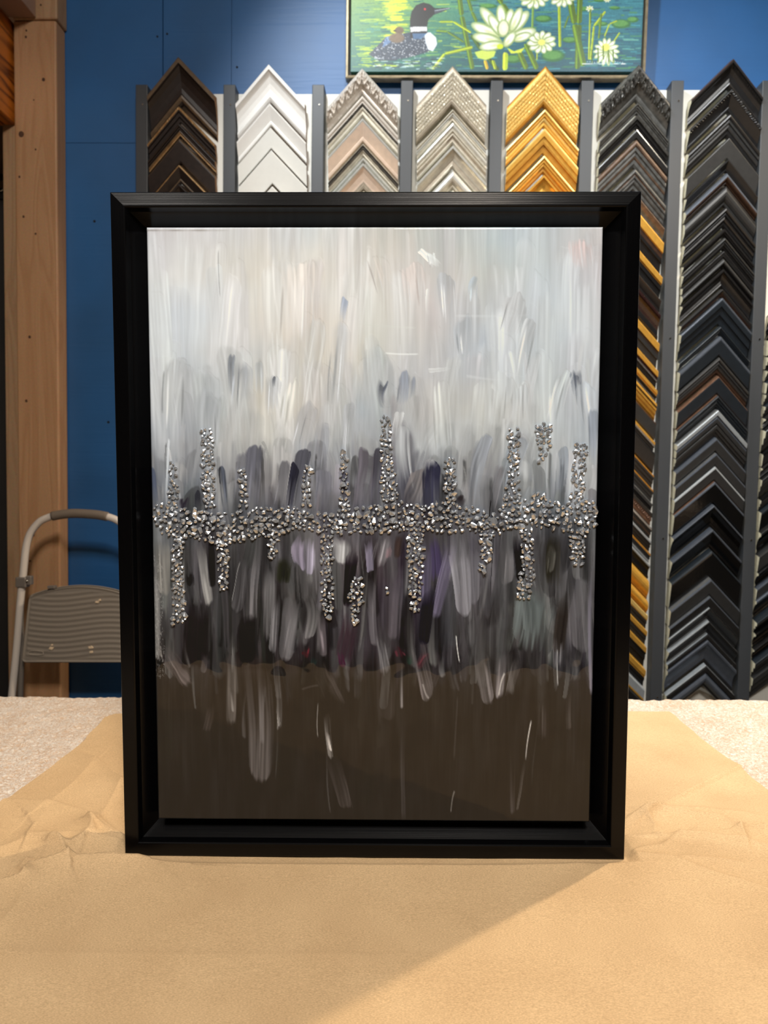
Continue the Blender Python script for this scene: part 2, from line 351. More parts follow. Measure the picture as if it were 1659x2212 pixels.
ST = [
(650,560,640,740,90,(217,206,197),.35),(800,560,825,650,90,(214,200,192),.35),(890,560,900,660,60,(212,198,192),.4),(1255,512,1262,590,66,(226,198,192),.5),
(470,540,473,650,3,(135,135,138),.6),(745,632,741,705,15,(140,146,158),.75),(742,690,725,870,44,(178,180,183),.5),(965,590,972,700,46,(168,171,175),.5),(1030,595,1025,665,22,(162,172,180),.55),
(905,535,955,590,18,(226,230,228),.55),(930,545,938,580,20,(225,229,228),.4),(825,762,905,765,5,(232,234,230),.7),(780,700,900,708,7,(220,222,214),.5),(925,625,922,690,8,(225,226,222),.5),(1005,812,1095,822,8,(226,228,228),.65),(925,800,980,794,10,(222,224,222),.6),(1085,800,1140,815,8,(222,225,225),.55),(980,682,1145,680,7,(222,225,225),.5),
(1118,640,1095,720,60,(184,184,184),.5),(385,768,383,930,78,(170,172,173),.5),(352,800,350,900,5,(120,122,124),.5),(496,768,500,860,20,(118,122,128),.75),(522,782,518,880,44,(148,151,156),.6),(558,775,556,850,22,(165,168,170),.5),(590,795,582,900,44,(158,160,163),.6),(592,799,592,832,9,(105,108,114),.7),
(455,843,455,960,66,(160,163,167),.5),(630,815,615,910,44,(216,215,206),.55),(690,690,650,900,44,(184,184,182),.45),(670,860,650,960,50,(160,160,163),.45),
(832,825,828,880,18,(88,92,102),.85),(870,795,864,885,30,(134,140,152),.65),(892,812,885,870,18,(124,130,142),.55),(950,826,962,970,54,(215,217,213),.5),(1062,835,1066,910,16,(222,224,222),.7),(1120,826,1118,920,44,(188,191,192),.55),
(1245,798,1250,880,34,(98,104,116),.8),(1268,826,1277,910,50,(190,195,200),.65),(1222,795,1192,900,52,(190,195,195),.65),(1282,870,1280,990,30,(142,149,161),.65),(1003,690,1010,780,44,(168,174,180),.45),(1145,680,1122,810,30,(183,184,184),.55),
(1090,800,1085,900,60,(205,208,207),.4),(760,860,752,980,30,(160,162,166),.5),(700,900,690,1010,44,(140,142,148),.5),(1120,950,1090,1060,50,(150,155,162),.5),(860,900,850,960,24,(190,191,190),.5),
(548,958,542,1100,44,(92,92,100),.85),(522,975,512,1100,26,(110,110,116),.7),(615,997,602,1100,36,(108,107,111),.8),(658,963,640,1100,36,(80,80,88),.85),(640,1000,624,1100,20,(38,38,48),.85),(322,1022,336,1100,30,(78,84,100),.85),(385,1030,392,1100,26,(120,121,124),.6),
(402,1072,398,1105,22,(42,38,46),.85),(428,1065,430,1105,13,(45,45,54),.8),(474,1000,484,1105,20,(76,80,90),.8),(473,1003,474,1045,3,(22,22,26),.9),(500,1040,498,1100,14,(130,130,132),.7),
(795,962,772,1100,46,(92,88,95),.8),(817,958,806,1100,24,(70,68,76),.75),(868,938,884,1060,56,(176,179,181),.5),(912,1003,882,1100,40,(128,122,122),.8),(936,998,938,1110,48,(46,46,62),.92),(936,996,934,1030,40,(140,140,142),.7),
(1000,1062,990,1098,24,(44,40,42),.9),(1050,935,1020,1095,36,(134,138,146),.55),(1085,1000,1060,1100,26,(122,119,122),.7),(1060,1078,1056,1120,3.5,(18,16,18),.9),(1138,1058,1132,1105,44,(136,139,142),.7),(1212,960,1206,1065,24,(146,153,163),.6),(1276,1050,1276,1140,24,(126,124,127),.7),(1250,1040,1245,1090,30,(185,184,182),.5),(700,1010,690,1100,40,(120,120,130),.6),(735,1000,725,1100,18,(165,160,168),.6),(745,1010,750,1090,24,(70,68,78),.7),
(332,1190,345,1440,18,(160,158,155),.55),(352,1150,356,1300,34,(126,123,118),.65),(385,1160,386,1350,44,(108,106,104),.5),(410,1235,412,1268,22,(18,16,18),.9),(432,1170,452,1310,26,(130,128,126),.65),(455,1155,460,1270,20,(20,19,23),.85),
(500,1180,520,1410,76,(58,56,58),.65),(522,1200,512,1330,34,(80,78,80),.6),(560,1160,546,1360,28,(118,115,117),.65),(519,1215,504,1312,2.5,(178,176,174),.8),(590,1220,584,1400,44,(106,104,105),.65),(620,1195,614,1268,42,(38,39,32),.9),
(650,1148,653,1228,32,(138,130,146),.85),(671,1148,668,1240,26,(142,136,150),.8),(735,1148,730,1228,40,(168,166,166),.9),(757,1180,744,1310,28,(30,24,30),.8),(790,1150,797,1245,22,(112,106,120),.8),(700,1160,690,1330,18,(116,112,118),.6),
(832,1148,816,1228,44,(142,137,140),.8),(842,1175,838,1210,16,(156,120,126),.35),(868,1150,860,1215,22,(56,46,44),.8),(940,1155,946,1260,54,(70,62,88),.88),(978,1165,938,1340,30,(124,116,140),.65),(987,1165,1002,1320,44,(138,136,142),.65),(925,1180,920,1350,20,(92,86,106),.65),(930,1270,915,1390,30,(28,26,34),.7),
(1100,1160,1094,1270,44,(102,100,102),.65),(1121,1145,1126,1270,26,(20,18,22),.88),(1020,1180,1025,1300,30,(120,118,124),.5),(1196,1158,1186,1262,48,(44,42,36),.92),(1190,1190,1182,1240,20,(96,94,88),.6),(1166,1262,1140,1410,92,(96,102,102),.9),(1150,1290,1150,1380,60,(102,109,109),.8),(1218,1270,1204,1410,34,(48,44,42),.8),(1242,1240,1254,1410,54,(112,110,114),.55),(1275,1200,1272,1500,12,(128,124,138),.5),  # the broad grey-green patch is a reflection in the resin, painted as strokes
(640,1290,618,1430,42,(122,119,121),.6),(600,1290,590,1410,24,(96,94,96),.6),(540,1330,536,1440,44,(30,28,29),.8),(430,1300,424,1440,62,(36,33,34),.7),(690,1330,700,1430,20,(132,122,127),.4),(760,1310,740,1430,50,(54,42,48),.6),(800,1250,815,1400,26,(100,96,100),.5),(860,1230,850,1380,30,(92,86,92),.5),
(666,1405,664,1430,22,(110,42,50),.3),(858,1390,866,1420,24,(100,44,54),.28),(682,1425,680,1445,18,(40,72,66),.3),(880,1400,884,1432,18,(38,74,60),.28),(735,1405,742,1440,20,(80,34,60),.35),(930,1395,905,1435,22,(98,50,58),.25),  # faint red and green blots: reflected floral dress painted into the canvas colour
(345,1390,405,1468,54,(84,77,76),.65),(347,1395,352,1430,12,(158,152,147),.7),(400,1370,413,1440,10,(150,146,142),.5),(440,1400,436,1450,20,(96,90,90),.5),(460,1510,445,1580,24,(62,56,54),.5),
(502,1400,498,1575,38,(82,77,74),.6),(500,1480,506,1545,15,(150,145,141),.65),(556,1430,562,1690,64,(88,83,82),.7),(570,1470,567,1610,16,(112,108,108),.5),(540,1480,530,1600,16,(100,96,95),.5),(600,1440,603,1575,16,(120,116,114),.55),(600,1515,605,1568,8,(190,186,182),.75),
(692,1518,690,1605,3,(152,147,142),.8),(711,1535,715,1645,16,(150,145,141),.85),(712,1575,715,1625,8,(206,198,192),.75),(715,1630,748,1750,40,(66,61,60),.6),(690,1440,735,1520,50,(64,59,57),.5),(690,1480,650,1490,7,(112,106,102),.5),
(868,1430,866,1530,11,(142,137,137),.75),(868,1510,877,1770,13,(82,78,79),.65),(900,1380,926,1508,38,(122,115,115),.75),(914,1470,928,1503,6,(190,184,180),.6),(820,1370,832,1460,26,(122,120,122),.65),(840,1440,838,1540,40,(62,58,56),.4),
(1040,1400,1056,1518,34,(116,111,112),.7),(1086,1400,1078,1512,36,(120,115,116),.7),(1092,1455,1077,1505,6,(208,203,198),.75),(1118,1430,1100,1510,22,(100,96,95),.65),(1203,1395,1203,1480,4,(196,196,196),.75),(1205,1360,1203,1440,26,(124,122,126),.6),
(1148,1548,1140,1645,3.5,(204,198,192),.85),(1141,1640,1118,1750,8,(112,106,102),.5),(1112,1600,1108,1755,16,(78,73,73),.5),(982,1640,990,1500,5,(84,80,78),.5),(984,1700,975,1748,4,(152,147,142),.65),(1226,1490,1224,1585,12,(78,73,71),.5),(985,1365,993,1425,3,(212,210,206),.85),(1165,1500,1170,1600,26,(60,56,55),.4),
]
for s_ in ST:
    cap = s_[4] > 14
    up = s_[1] < 1110; thin = s_[4] < 8; flat_ = abs(s_[2]-s_[0]) > abs(s_[3]-s_[1]); WARP['on'] = not flat_
    rs(*s_[:6], min(1, s_[6]*(0.6 if flat_ else (1.3 if np.mean(s_[5]) < 112 else 1.12) if not thin else 1.0)), top=(0.04 if up else (0.75 if s_[1] > 1330 else 0.35)) if not thin else .1, bot=(0.75 if up else 0.07) if not thin else .1, streak=1.0 if not thin else .5,
       edge=(-0.3 if (cap and s_[1] < 1000) else 0.0), soft=(rng.choice([.12, .3, .7]) if not thin else .7), rag=1.0 if not thin else .4, bend=rng.normal(0, 3) if s_[4] > 14 else 1.5)
    if not thin and s_[4] > 18:   # bristle strands left inside the stroke
        for _ in range(3):
            o_ = rng.uniform(-.42, .42)*s_[4]; f_ = rng.uniform(0, .4); k_ = rng.choice([0.72, 1.2, 1.35])
            xa_ = s_[0]+(s_[2]-s_[0])*f_+o_; ya_ = s_[1]+(s_[3]-s_[1])*f_
            rs(xa_, ya_, s_[2]+o_, s_[3]+rng.uniform(-10, 5), rng.uniform(3, 8), tuple(np.clip(np.array(s_[5])*k_, 15, 226)), .5, top=.3, bot=.3, streak=1, soft=.8, rag=.6)
WARP['on'] = False
# craquelure-like specks of dry brush at the left edge
for _ in range(260):
    x = rng.uniform(0, 22); y = rng.uniform(690, 960); stroke(img, GX, GY, x, y, x+rng.normal(0, 1), y+rng.uniform(2, 8), 2, (165, 162, 158), 0.35, top=.1, bot=.1)
# displayed tone -> paint albedo (lamp level divided out; the reflection strokes stay in the paint)
LUM = np.array([1.05, 0.955, 0.875])
alb = lin(np.clip(img, 0, 245))
hz = np.interp(vv, [0, 560, 940, 950, 1285], [0.004, 0.010, 0.012, 0.006, 0.006])[:, None, None]
alb = np.clip((alb - hz)/LUM, 0.006, 0.88)
px_ = cl + gx*(cr-cl); pz_ = ct - gy*(ct-cb)
P = np.empty((NY, NX, 3)); P[..., 0] = px_[None, :]; P[..., 2] = pz_[:, None]
eu = np.minimum(P[..., 0]-cl, cr-P[..., 0]); ev_ = np.minimum(P[..., 2]-cb, ct-P[..., 2]); ed = np.minimum(eu, ev_)
rl = 0.0022
dep = CD + np.where(ed < rl, (1-ed/rl)**2*0.0022, 0)
rel = blur2(rng.normal(0, 1, (NY//6+2, NX//6+2)), 5, 5); rel = np.repeat(np.repeat(rel, 6, 0), 6, 1)[:NY, :NX]; rel = blur2(rel, 13, 13); rel /= rel.std()
bead_ = np.exp(-((ct-P[..., 2]-0.0026)/0.0011)**2)*np.clip((0.085-(P[..., 0]-cl))/0.02, 0, 1)*(0.7+0.3*np.sin((P[..., 0]-cl)*260))
P[..., 1] = dep - 0.00004*rel - 0.0009*bead_
m_art = vcol_mat('resin_painting', 'paint', 0.6, coat=0.72, coat_rough=0.02, bump=0.00003, spec=0.15, wave=0.0003)

fp = thing('framed_painting', 'black framed abstract painting with silver chips standing on brown paper', 'painting', MT)
canvas = grid_mesh('canvas', P, alb, m_art, fp, extra=wall_extra(0.024))
canvas['label'] = 'grey, white and black streaked canvas under glossy resin'

# --- frame rails, mitred
def rail_mat(name, ax, c=(4, 4, 5), rough=0.24):
    m, nt, p = newmat(name); L = nt.links
    p.inputs['Base Color'].default_value = tuple(lin(c))+(1,); p.inputs['Roughness'].default_value = rough; p.inputs['Specular IOR Level'].default_value = 0.2
    tc = nd(nt, 'ShaderNodeTexCoord'); mp = nd(nt, 'ShaderNodeMapping'); mp.inputs['Scale'].default_value = (4, 1500, 1500) if ax == 'X' else (1500, 1500, 4)
    n = nd(nt, 'ShaderNodeTexNoise', i_Scale=1.0, i_Detail=3.0); L.new(tc.outputs['Object'], mp.inputs[0]); L.new(mp.outputs[0], n.inputs['Vector'])
    b = nd(nt, 'ShaderNodeBump', i_Strength=0.6, i_Distance=0.0001); L.new(n.outputs['Fac'], b.inputs['Height']); L.new(b.outputs[0], p.inputs['Normal'])
    return m
RX, RZ = rail_mat('satin_black_rail', 'X'), rail_mat('satin_black_upright', 'Z')
def rail(name, side, W, H, prof, mats, parent, z0=0.0, mi=None):
    """prof: closed list of (t inward, d depth); side in top,bottom,left,right; rail of a W x H frame with its bottom at z0"""
    V = []; n = len(prof)
    for e in (-1, 1):
        for t, d in prof:
            if side == 'top': V.append((e*(W/2-t), d, z0+H-t))
            elif side == 'bottom': V.append((e*(W/2-t), d, z0+t))
            elif side == 'left': V.append((-W/2+t, d, z0+H/2+e*(H/2-t)))
            else: V.append((W/2-t, d, z0+H/2+e*(H/2-t)))
    Fc = [(i, (i+1) % n, n+(i+1) % n, n+i) for i in range(n)] + [tuple(range(n)), tuple(range(2*n-1, n-1, -1))]
    m = ([mi[i] for i in range(n)] if mi else [0]*n) + [0, 0]
    o = mesh_obj(name, V, Fc, mats, parent, m)
    bm = bmesh.new(); bm.from_mesh(o.data); bmesh.ops.recalc_face_normals(bm, faces=bm.faces); bm.to_mesh(o.data); bm.free()
    return o
FW, FH = 0.53, 0.6876
prof = [(0, 0.0012), (0.0004, 0.0004), (0.0012, 0), (0.0134, -0.0012), (0.0142, -0.0012), (0.0149, -0.0008), (0.0154, -0.0001), (0.0157, 0.0008), (0.0175, 0.0065), (0.0305, 0.0225), (0.0315, 0.0235), (0.036, 0.0240), (0.036, 0.031), (0.010, 0.031), (0.010, 0.045), (0, 0.045)]
for sd in ('top', 'bottom', 'left', 'right'):
    rail('frame_rail', sd, FW, FH, prof, [RX if sd in ('top', 'bottom') else RZ], fp)

# --- silver chips
def chip_proto(i):
    r = np.random.default_rng(100+i); bm = bmesh.new(); ax = r.uniform(0.6, 1.15, 3); P_ = []
    while len(P_) < 11:
        v = Vector(r.normal(0, 1, 3)).normalized()
        if all((v-u).length > 0.55 for u in P_): P_.append(v)
    for v in P_: bm.verts.new((v.x*ax[0], v.y*ax[1], v.z*ax[2]))
    bmesh.ops.convex_hull(bm, input=bm.verts)
    bmesh.ops.delete(bm, geom=[v for v in bm.verts if not v.link_faces], context='VERTS')
    me = bpy.data.meshes.new('silver_chip'); bm.to_mesh(me); bm.free(); return me
m_chip, nt_, p_ = newmat('silvered_glass_chip')
p_.inputs['Base Color'].default_value = (0.64, 0.68, 0.73, 1); p_.inputs['Metallic'].default_value = 0.8; p_.inputs['Roughness'].default_value = 0.2
tc_ = nd(nt_, 'ShaderNodeTexCoord'); n_ = nd(nt_, 'ShaderNodeTexNoise', i_Scale=260.0, i_Detail=1.0); nt_.links.new(tc_.outputs['Object'], n_.inputs['Vector'])
rr_ = nd(nt_, 'ShaderNodeMapRange'); rr_.inputs['To Min'].default_value = 0.12; rr_.inputs['To Max'].default_value = 0.42
nt_.links.new(n_.outputs['Fac'], rr_.inputs['Value']); nt_.links.new(rr_.outputs['Result'], p_.inputs['Roughness'])
protos = [chip_proto(i) for i in range(9)]
for me in protos: me.materials.append(m_chip)
chips = []   # (x, z, r)
def put(px, py, r):
    p = on_front(px, py, CD); x, z = float(p[0]), float(p[2])
    if x < cl+0.002 or x > cr-0.001: return False
    for (a, b, q) in chips:
        if abs(a-x) < 0.009 and (a-x)**2+(b-z)**2 < (0.74*(q+r))**2: return False
    chips.append((x, z, r)); return True
bandc = [(323,1105,26),(350,1120,52),(400,1128,56),(440,1135,52),(480,1140,56),(520,1135,58),(560,1128,56),(600,1125,46),(630,1118,44),(660,1125,30),(700,1128,34),(740,1125,42),(780,1122,44),(810,1118,52),(850,1105,72),(880,1115,46),(930,1120,46),(960,1112,62),(1000,1118,46),(1040,1122,44),(1070,1132,34),(1100,1112,66),(1140,1112,56),(1170,1105,56),(1210,1115,46),(1245,1112,60),(1285,1108,44)]
bcx = [b[0] for b in bandc]
tries = 0
while tries < 5200:
    tries += 1
    x = rng.uniform(322, 1286); yc = np.interp(x, bcx, [b[1] for b in bandc]); h = np.interp(x, bcx, [b[2] for b in bandc])
    y = yc + np.clip(rng.normal(0, 0.30), -0.55, 0.6)*h
    put(x, y, rng.uniform(0.0020, 0.0042)*(0.8 if abs(y-yc) > 0.4*h else 1))
colsp = [(374,996,376,1095,13,24),(446,926,452,1095,24,26),(524,1015,528,1095,14,20),(665,1009,662,1095,18,20),(741,973,745,1095,12,18),(833,899,836,1000,20,24),(836,1000,842,1080,28,40),(973,992,970,1095,22,24),(1108,923,1110,1030,22,24),(1110,1030,1104,1090,24,36),(1176,916,1174,970,36,26),(1174,970,1168,998,20,8),(1254,959,1244,1095,28,24),(1165,1066,1160,1095,22,50),
 (384,1150,384,1250,24,22),(384,1250,388,1347,20,28),(482,1160,482,1274,30,16),(591,1150,590,1205,24,14),(706,1150,708,1300,24,26),(708,1300,709,1335,24,10),(772,1247,768,1300,20,34),(768,1300,767,1348,24,8),(837,1270,840,1282,8,8),(898,1140,898,1250,36,34),(898,1250,896,1320,30,16),(1052,1145,1050,1200,28,28),(1050,1200,1040,1236,24,8),(1138,1150,1140,1230,26,24),(1140,1230,1128,1293,34,26),(1247,1145,1248,1218,40,24)]
for (x0, y0, x1, y1, w0, w1) in colsp:
    n = int(abs(y1-y0)*(w0+w1)/2/26)+5
    for _ in range(n*5):
        t = rng.random(); w = w0+(w1-w0)*t
        put(x0+(x1-x0)*t+rng.uniform(-.5, .5)*w, y0+(y1-y0)*t, rng.uniform(0.0018, 0.0036))
chips.sort(key=lambda c: -c[2])
def chip_matrix(x, z, r, k):
    rr = np.random.default_rng(5000+k)
    E = Matrix.Rotation(rr.uniform(0, 6.28), 4, 'Y') @ Matrix.Rotation(rr.uniform(-0.7, 0.7), 4, 'X') @ Matrix.Rotation(rr.uniform(-0.7, 0.7), 4, 'Z')
    return Matrix.Translation((x, CD-r*0.45, z)) @ E @ Matrix.Diagonal((r*1.1, r*0.8, r*1.1*rr.uniform(0.8, 1.25), 1))
for k, (x, z, r) in enumerate(chips[:100]):
    o = bpy.data.objects.new('silver_chip', protos[k % 9]); col.objects.link(o); o.parent = canvas; o.matrix_local = chip_matrix(x, z, r, k)
mb = MB()
for k, (x, z, r) in enumerate(chips[100:]):
    me = protos[k % 9]; M = chip_matrix(x, z, r, k+100)
    mb.add([M @ v.co for v in me.vertices], [tuple(p.vertices) for p in me.polygons])
o = mb.build('silver_chips', m_chip, canvas); o['kind'] = 'stuff'
print('CHIPS', len(chips))

# ================================================================== TABLE, FLEECE COVER, KRAFT PAPER
M_wood_table = wood('table_timber', (150, 115, 75), (110, 80, 50), axis='X')
tb = thing('work_table', 'wooden work table hidden under the cream fleece cover', 'table', MT)
MB().box(-1.0, 1.0, -0.70, 0.535, -0.055, -0.020).build('table_top', M_wood_table, tb)
for sx in (-0.93, 0.93):
    for sy in (-0.62, 0.46): MB().box(sx-.035, sx+.035, sy-.035, sy+.035, -0.88, -0.055).build('leg', M_wood_table, tb)
# fleece
nx, ny = 520, 340
xs = np.linspace(-1.02, 1.02, nx); ys = np.linspace(0.556, -0.716, ny)
XX, YY = np.meshgrid(xs, ys)
def nz(ny_, nx_, k, s):
    a = blur2(s.normal(0, 1, (ny_//k+3, nx_//k+3)), 3, 3); a = np.repeat(np.repeat(a, k, 0), k, 1)[:ny_, :nx_]
    if k > 1: a = blur2(a, k*2+1, k*2+1)
    return a/a.std()
Zf = -0.0075 + 0.0009*nz(ny, nx, 1, rng)*0.9 + 0.0009*nz(ny, nx, 12, rng)
edge = np.minimum(np.minimum(XX+1.02, 1.02-XX), np.minimum(0.556-YY, YY+0.716)); Zf -= np.where(edge < 0.008, (1-edge/0.008)**2*0.008, 0)
Pf = np.stack([XX, YY, Zf], -1)
def skirt(V, idx):
    ring = np.concatenate([idx[0, :], idx[1:, -1], idx[-1, -2::-1], idx[-2:0:-1, 0]])
    ev = V[ring].copy(); ev[:, 2] = -0.30; n = len(V); m = len(ring); a = np.arange(m); b = (a+1) % m
    return ev, np.stack([ring[a], ring[b], n+b, n+a], -1)
m_fl, nt, p = newmat('cream_fleece'); L = nt.links
tc = nd(nt, 'ShaderNodeTexCoord'); n1 = nd(nt, 'ShaderNodeTexNoise', i_Scale=260.0, i_Detail=5.0, i_Roughness=0.6, i_Distortion=1.0); n2 = nd(nt, 'ShaderNodeTexNoise', i_Scale=26.0, i_Detail=4.0)
L.new(tc.outputs['Object'], n1.inputs['Vector']); L.new(tc.outputs['Object'], n2.inputs['Vector'])
ad = nd(nt, 'ShaderNodeMath', operation='MULTIPLY_ADD'); ad.inputs[1].default_value = 0.22
L.new(n2.outputs['Fac'], ad.inputs[0]); L.new(n1.outputs['Fac'], ad.inputs[2])
r = nd(nt, 'ShaderNodeValToRGB'); e = r.color_ramp.elements; e[0].position = 0.50; e[0].color = tuple(lin((216, 180, 144)))+(1,); e[1].position = 0.78; e[1].color = tuple(lin((252, 244, 232)))+(1,)
L.new(ad.outputs[0], r.inputs[0]); L.new(r.outputs[0], p.inputs['Base Color']); p.inputs['Roughness'].default_value = 0.95
p.inputs['Sheen Weight'].default_value = 0.3; p.inputs['Specular IOR Level'].default_value = 0.1
b = nd(nt, 'ShaderNodeBump', i_Strength=1.0, i_Distance=0.0035); L.new(n1.outputs['Fac'], b.inputs['Height']); L.new(b.outputs[0], p.inputs['Normal'])
cov = grid_mesh('fleece_cover', Pf, None, m_fl, None, extra=skirt)
cov.matrix_world = MT
tag(cov, 'cream mottled fleece covering the work table under the brown paper', 'table cover')

# kraft paper
nx, ny = 620, 600
tt = np.linspace(0, 1, ny)
ysr = 0.462 - tt*(0.462+0.712)
# sides follow the photographed outline
lx = np.interp(-ysr, [-0.462, -0.442, -0.40, -0.335, -0.252, -0.118, 0.1, 0.8], [-0.440, -0.4520, -0.4500, -0.4440, -0.4473, -0.4612, -0.478, -0.49])
rxx = np.interp(-ysr, [-0.4711, -0.40, -0.30, -0.2282, -0.205, -0.171, 0.1, 0.8], [0.4875, 0.4905, 0.4930, 0.4990, 0.5005, 0.5024, 0.508, 0.50])
lx = lx + 0.0012*smooth1(rng.normal(0, 1, ny), 31)*3; rxx = rxx + 0.0012*smooth1(rng.normal(0, 1, ny), 31)*3
uu = np.linspace(0, 1, nx)
XX = lx[:, None] + uu[None, :]*(rxx-lx)[:, None]
# the back edge runs slightly oblique
YY = ysr[:, None] + (-0.020 + 0.030*uu[None, :])*np.clip(1-tt*6, 0, 1)[:, None]
Z = np.full((ny, nx), -0.0016)
def seg_dist(ax, ay, bx, by):
    L2 = (bx-ax)**2+(by-ay)**2+1e-12; s = np.clip(((XX-ax)*(bx-ax)+(YY-ay)*(by-ay))/L2, 0, 1)
    dx = XX-(ax+s*(bx-ax)); dy = YY-(ay+s*(by-ay))
    side = np.sign((bx-ax)*(YY-ay)-(by-ay)*(XX-ax))
    return np.hypot(dx, dy), side, s
def crease(pts, A, w1, w2=None):
    """a ridge (A>0) or valley along a line of photo points, falling away over w1 on one side and w2 on the other"""
    global Z
    w2 = w2 or w1
    q = [on_table(*p)[:2] for p in pts]
    best = np.full(XX.shape, 9.0); sd = np.zeros(XX.shape)
    for a_, b_ in zip(q[:-1], q[1:]):
        d, s_, _ = seg_dist(a_[0], a_[1], b_[0], b_[1]); k = d < best; best = np.where(k, d, best); sd = np.where(k, s_, sd)
    w = np.where(sd > 0, w1, w2)
    Z = Z + 2.3*A*np.exp(-(best/w)**0.85)
mm = 0.001
crease([(205,1640),(240,1665),(265,1690),(330,1720)], 2.6*mm, .004, .018)
crease([(0,1728),(120,1738),(200,1765),(268,1815)], 1.8*mm, .004, .03)
crease([(200,1650),(160,1690),(100,1740)], 1.2*mm, .01, .03)
crease([(262,1690),(235,1740),(205,1790),(190,1820)], 2.0*mm, .006, .03)
crease([(190,1785),(215,1795),(240,1812)], 2.6*mm, .004)
crease([(195,1785),(205,1815),(150,1845),(110,1835)], 3.0*mm, .005, .012)
crease([(120,1830),(138,1850),(150,1875)], 4.0*mm, .004, .012)
crease([(0,1915),(50,1908),(62,1885),(150,1872),(240,1866),(300,1868)], 3.4*mm, .003, .030)
crease([(50,1905),(45,1885),(60,1870)], 2.5*mm, .004)
crease([(60,1815),(75,1790),(60,1770)], 2.2*mm, .005, .02)
crease([(0,1840),(60,1820),(140,1815),(230,1822)], 1.6*mm, .012, .03)
crease([(0,2000),(40,1960),(70,1900)], 1.6*mm, .01, .03)
crease([(240,1868),(420,1869),(620,1871),(870,1872),(1100,1874),(1260,1872)], 1.9*mm, .006, .030)
crease([(1605,1655),(1520,1695),(1455,1730),(1400,1765)], 2.0*mm, .003, .03)
crease([(1350,1778),(1372,1766),(1390,1760),(1420,1750)], 2.6*mm, .004, .010)
crease([(1392,1758),(1430,1752),(1500,1764),(1560,1773),(1600,1800),(1612,1822)], 2.6*mm, .004, .016)
crease([(1430,1745),(1520,1748),(1610,1758)], 1.3*mm, .005, .02)
crease([(1400,1768),(1415,1785),(1412,1808),(1430,1815)], 1.8*mm, .005)
crease([(1356,1812),(1420,1812),(1500,1814),(1560,1820),(1612,1828),(1659,1836)], 2.6*mm, .004, .018)
crease([(1600,1800),(1635,1798),(1659,1795)], 3.4*mm, .003, .010)
crease([(1360,1852),(1390,1842),(1430,1836),(1470,1812)], 2.4*mm, .005, .014)
crease([(1360,1856),(1440,1860),(1530,1888),(1600,1905),(1659,1925)], 2.0*mm, .004, .035)
crease([(1475,1862),(1560,1862),(1600,1868)], 1.2*mm, .004)
crease([(0,2055),(300,2058),(600,2060),(760,2058)], 0.35*mm, .006, .03)
# crumpled zone either side of the frame foot, gentle swell elsewhere
rid = 1-np.abs(nz(ny, nx, 26, rng))/1.6; rid2 = 1-np.abs(nz(ny, nx, 13, rng))/1.8
zone = np.exp(-((YY-0.03)/0.075)**2)*np.clip((np.abs(XX-0.0)-0.20)/0.09, 0, 1)
Z += zone*(0.0034*rid + 0.0018*rid2)
Z += 0.0009*nz(ny, nx, 60, rng)*np.clip(np.hypot((XX)/0.3, (YY-0.02)/0.08)-0.4, 0, 1) + 0.00012*nz(ny, nx, 7, rng)
# flat under the frame foot
foot = np.clip(np.maximum(np.maximum(np.abs(XX)-0.268, 0), np.maximum(-0.004-YY, YY-0.05))/0.010, 0, 1)
Z = np.minimum(Z, -0.0006)*(1-foot) + Z*foot
Z = np.maximum(Z, -0.0045)
Pp = np.stack([XX, YY, Z], -1)
m_kr, nt, p = newmat('kraft_paper'); L = nt.links
tc = nd(nt, 'ShaderNodeTexCoord'); n1 = nd(nt, 'ShaderNodeTexNoise', i_Scale=520.0, i_Detail=5.0, i_Roughness=0.7); n2 = nd(nt, 'ShaderNodeTexNoise', i_Scale=9.0, i_Detail=3.0)
mp = nd(nt, 'ShaderNodeMapping'); mp.inputs['Scale'].default_value = (1, 3.0, 1)
L.new(tc.outputs['Object'], mp.inputs[0]); L.new(mp.outputs[0], n1.inputs['Vector']); L.new(tc.outputs['Object'], n2.inputs['Vector'])
r = nd(nt, 'ShaderNodeValToRGB'); e = r.color_ramp.elements; e[0].position = 0.3; e[0].color = tuple(lin((186, 153, 114)))+(1,); e[1].position = 0.7; e[1].color = tuple(lin((244, 209, 160)))+(1,)
L.new(n1.outputs['Fac'], r.inputs[0])
r2 = nd(nt, 'ShaderNodeValToRGB'); e = r2.color_ramp.elements; e[0].position = 0.35; e[0].color = (0.90, 0.88, 0.86, 1); e[1].position = 0.65; e[1].color = (1, 1, 1, 1)
L.new(n2.outputs['Fac'], r2.inputs[0])
mx = nd(nt, 'ShaderNodeMix', data_type='RGBA', blend_type='MULTIPLY'); mx.inputs['Factor'].default_value = 1.0
L.new(r.outputs[0], mx.inputs['A']); L.new(r2.outputs[0], mx.inputs['B']); L.new(mx.outputs['Result'], p.inputs['Base Color'])
p.inputs['Roughness'].default_value = 0.62; p.inputs['Specular IOR Level'].default_value = 0.3
b = nd(nt, 'ShaderNodeBump', i_Strength=0.5, i_Distance=0.0004); L.new(n1.outputs['Fac'], b.inputs['Height']); L.new(b.outputs[0], p.inputs['Normal'])
paper = grid_mesh('kraft_paper', Pp, None, m_kr)
paper.matrix_world = MT
tag(paper, 'creased brown kraft paper spread on the fleece under the framed painting', 'paper')

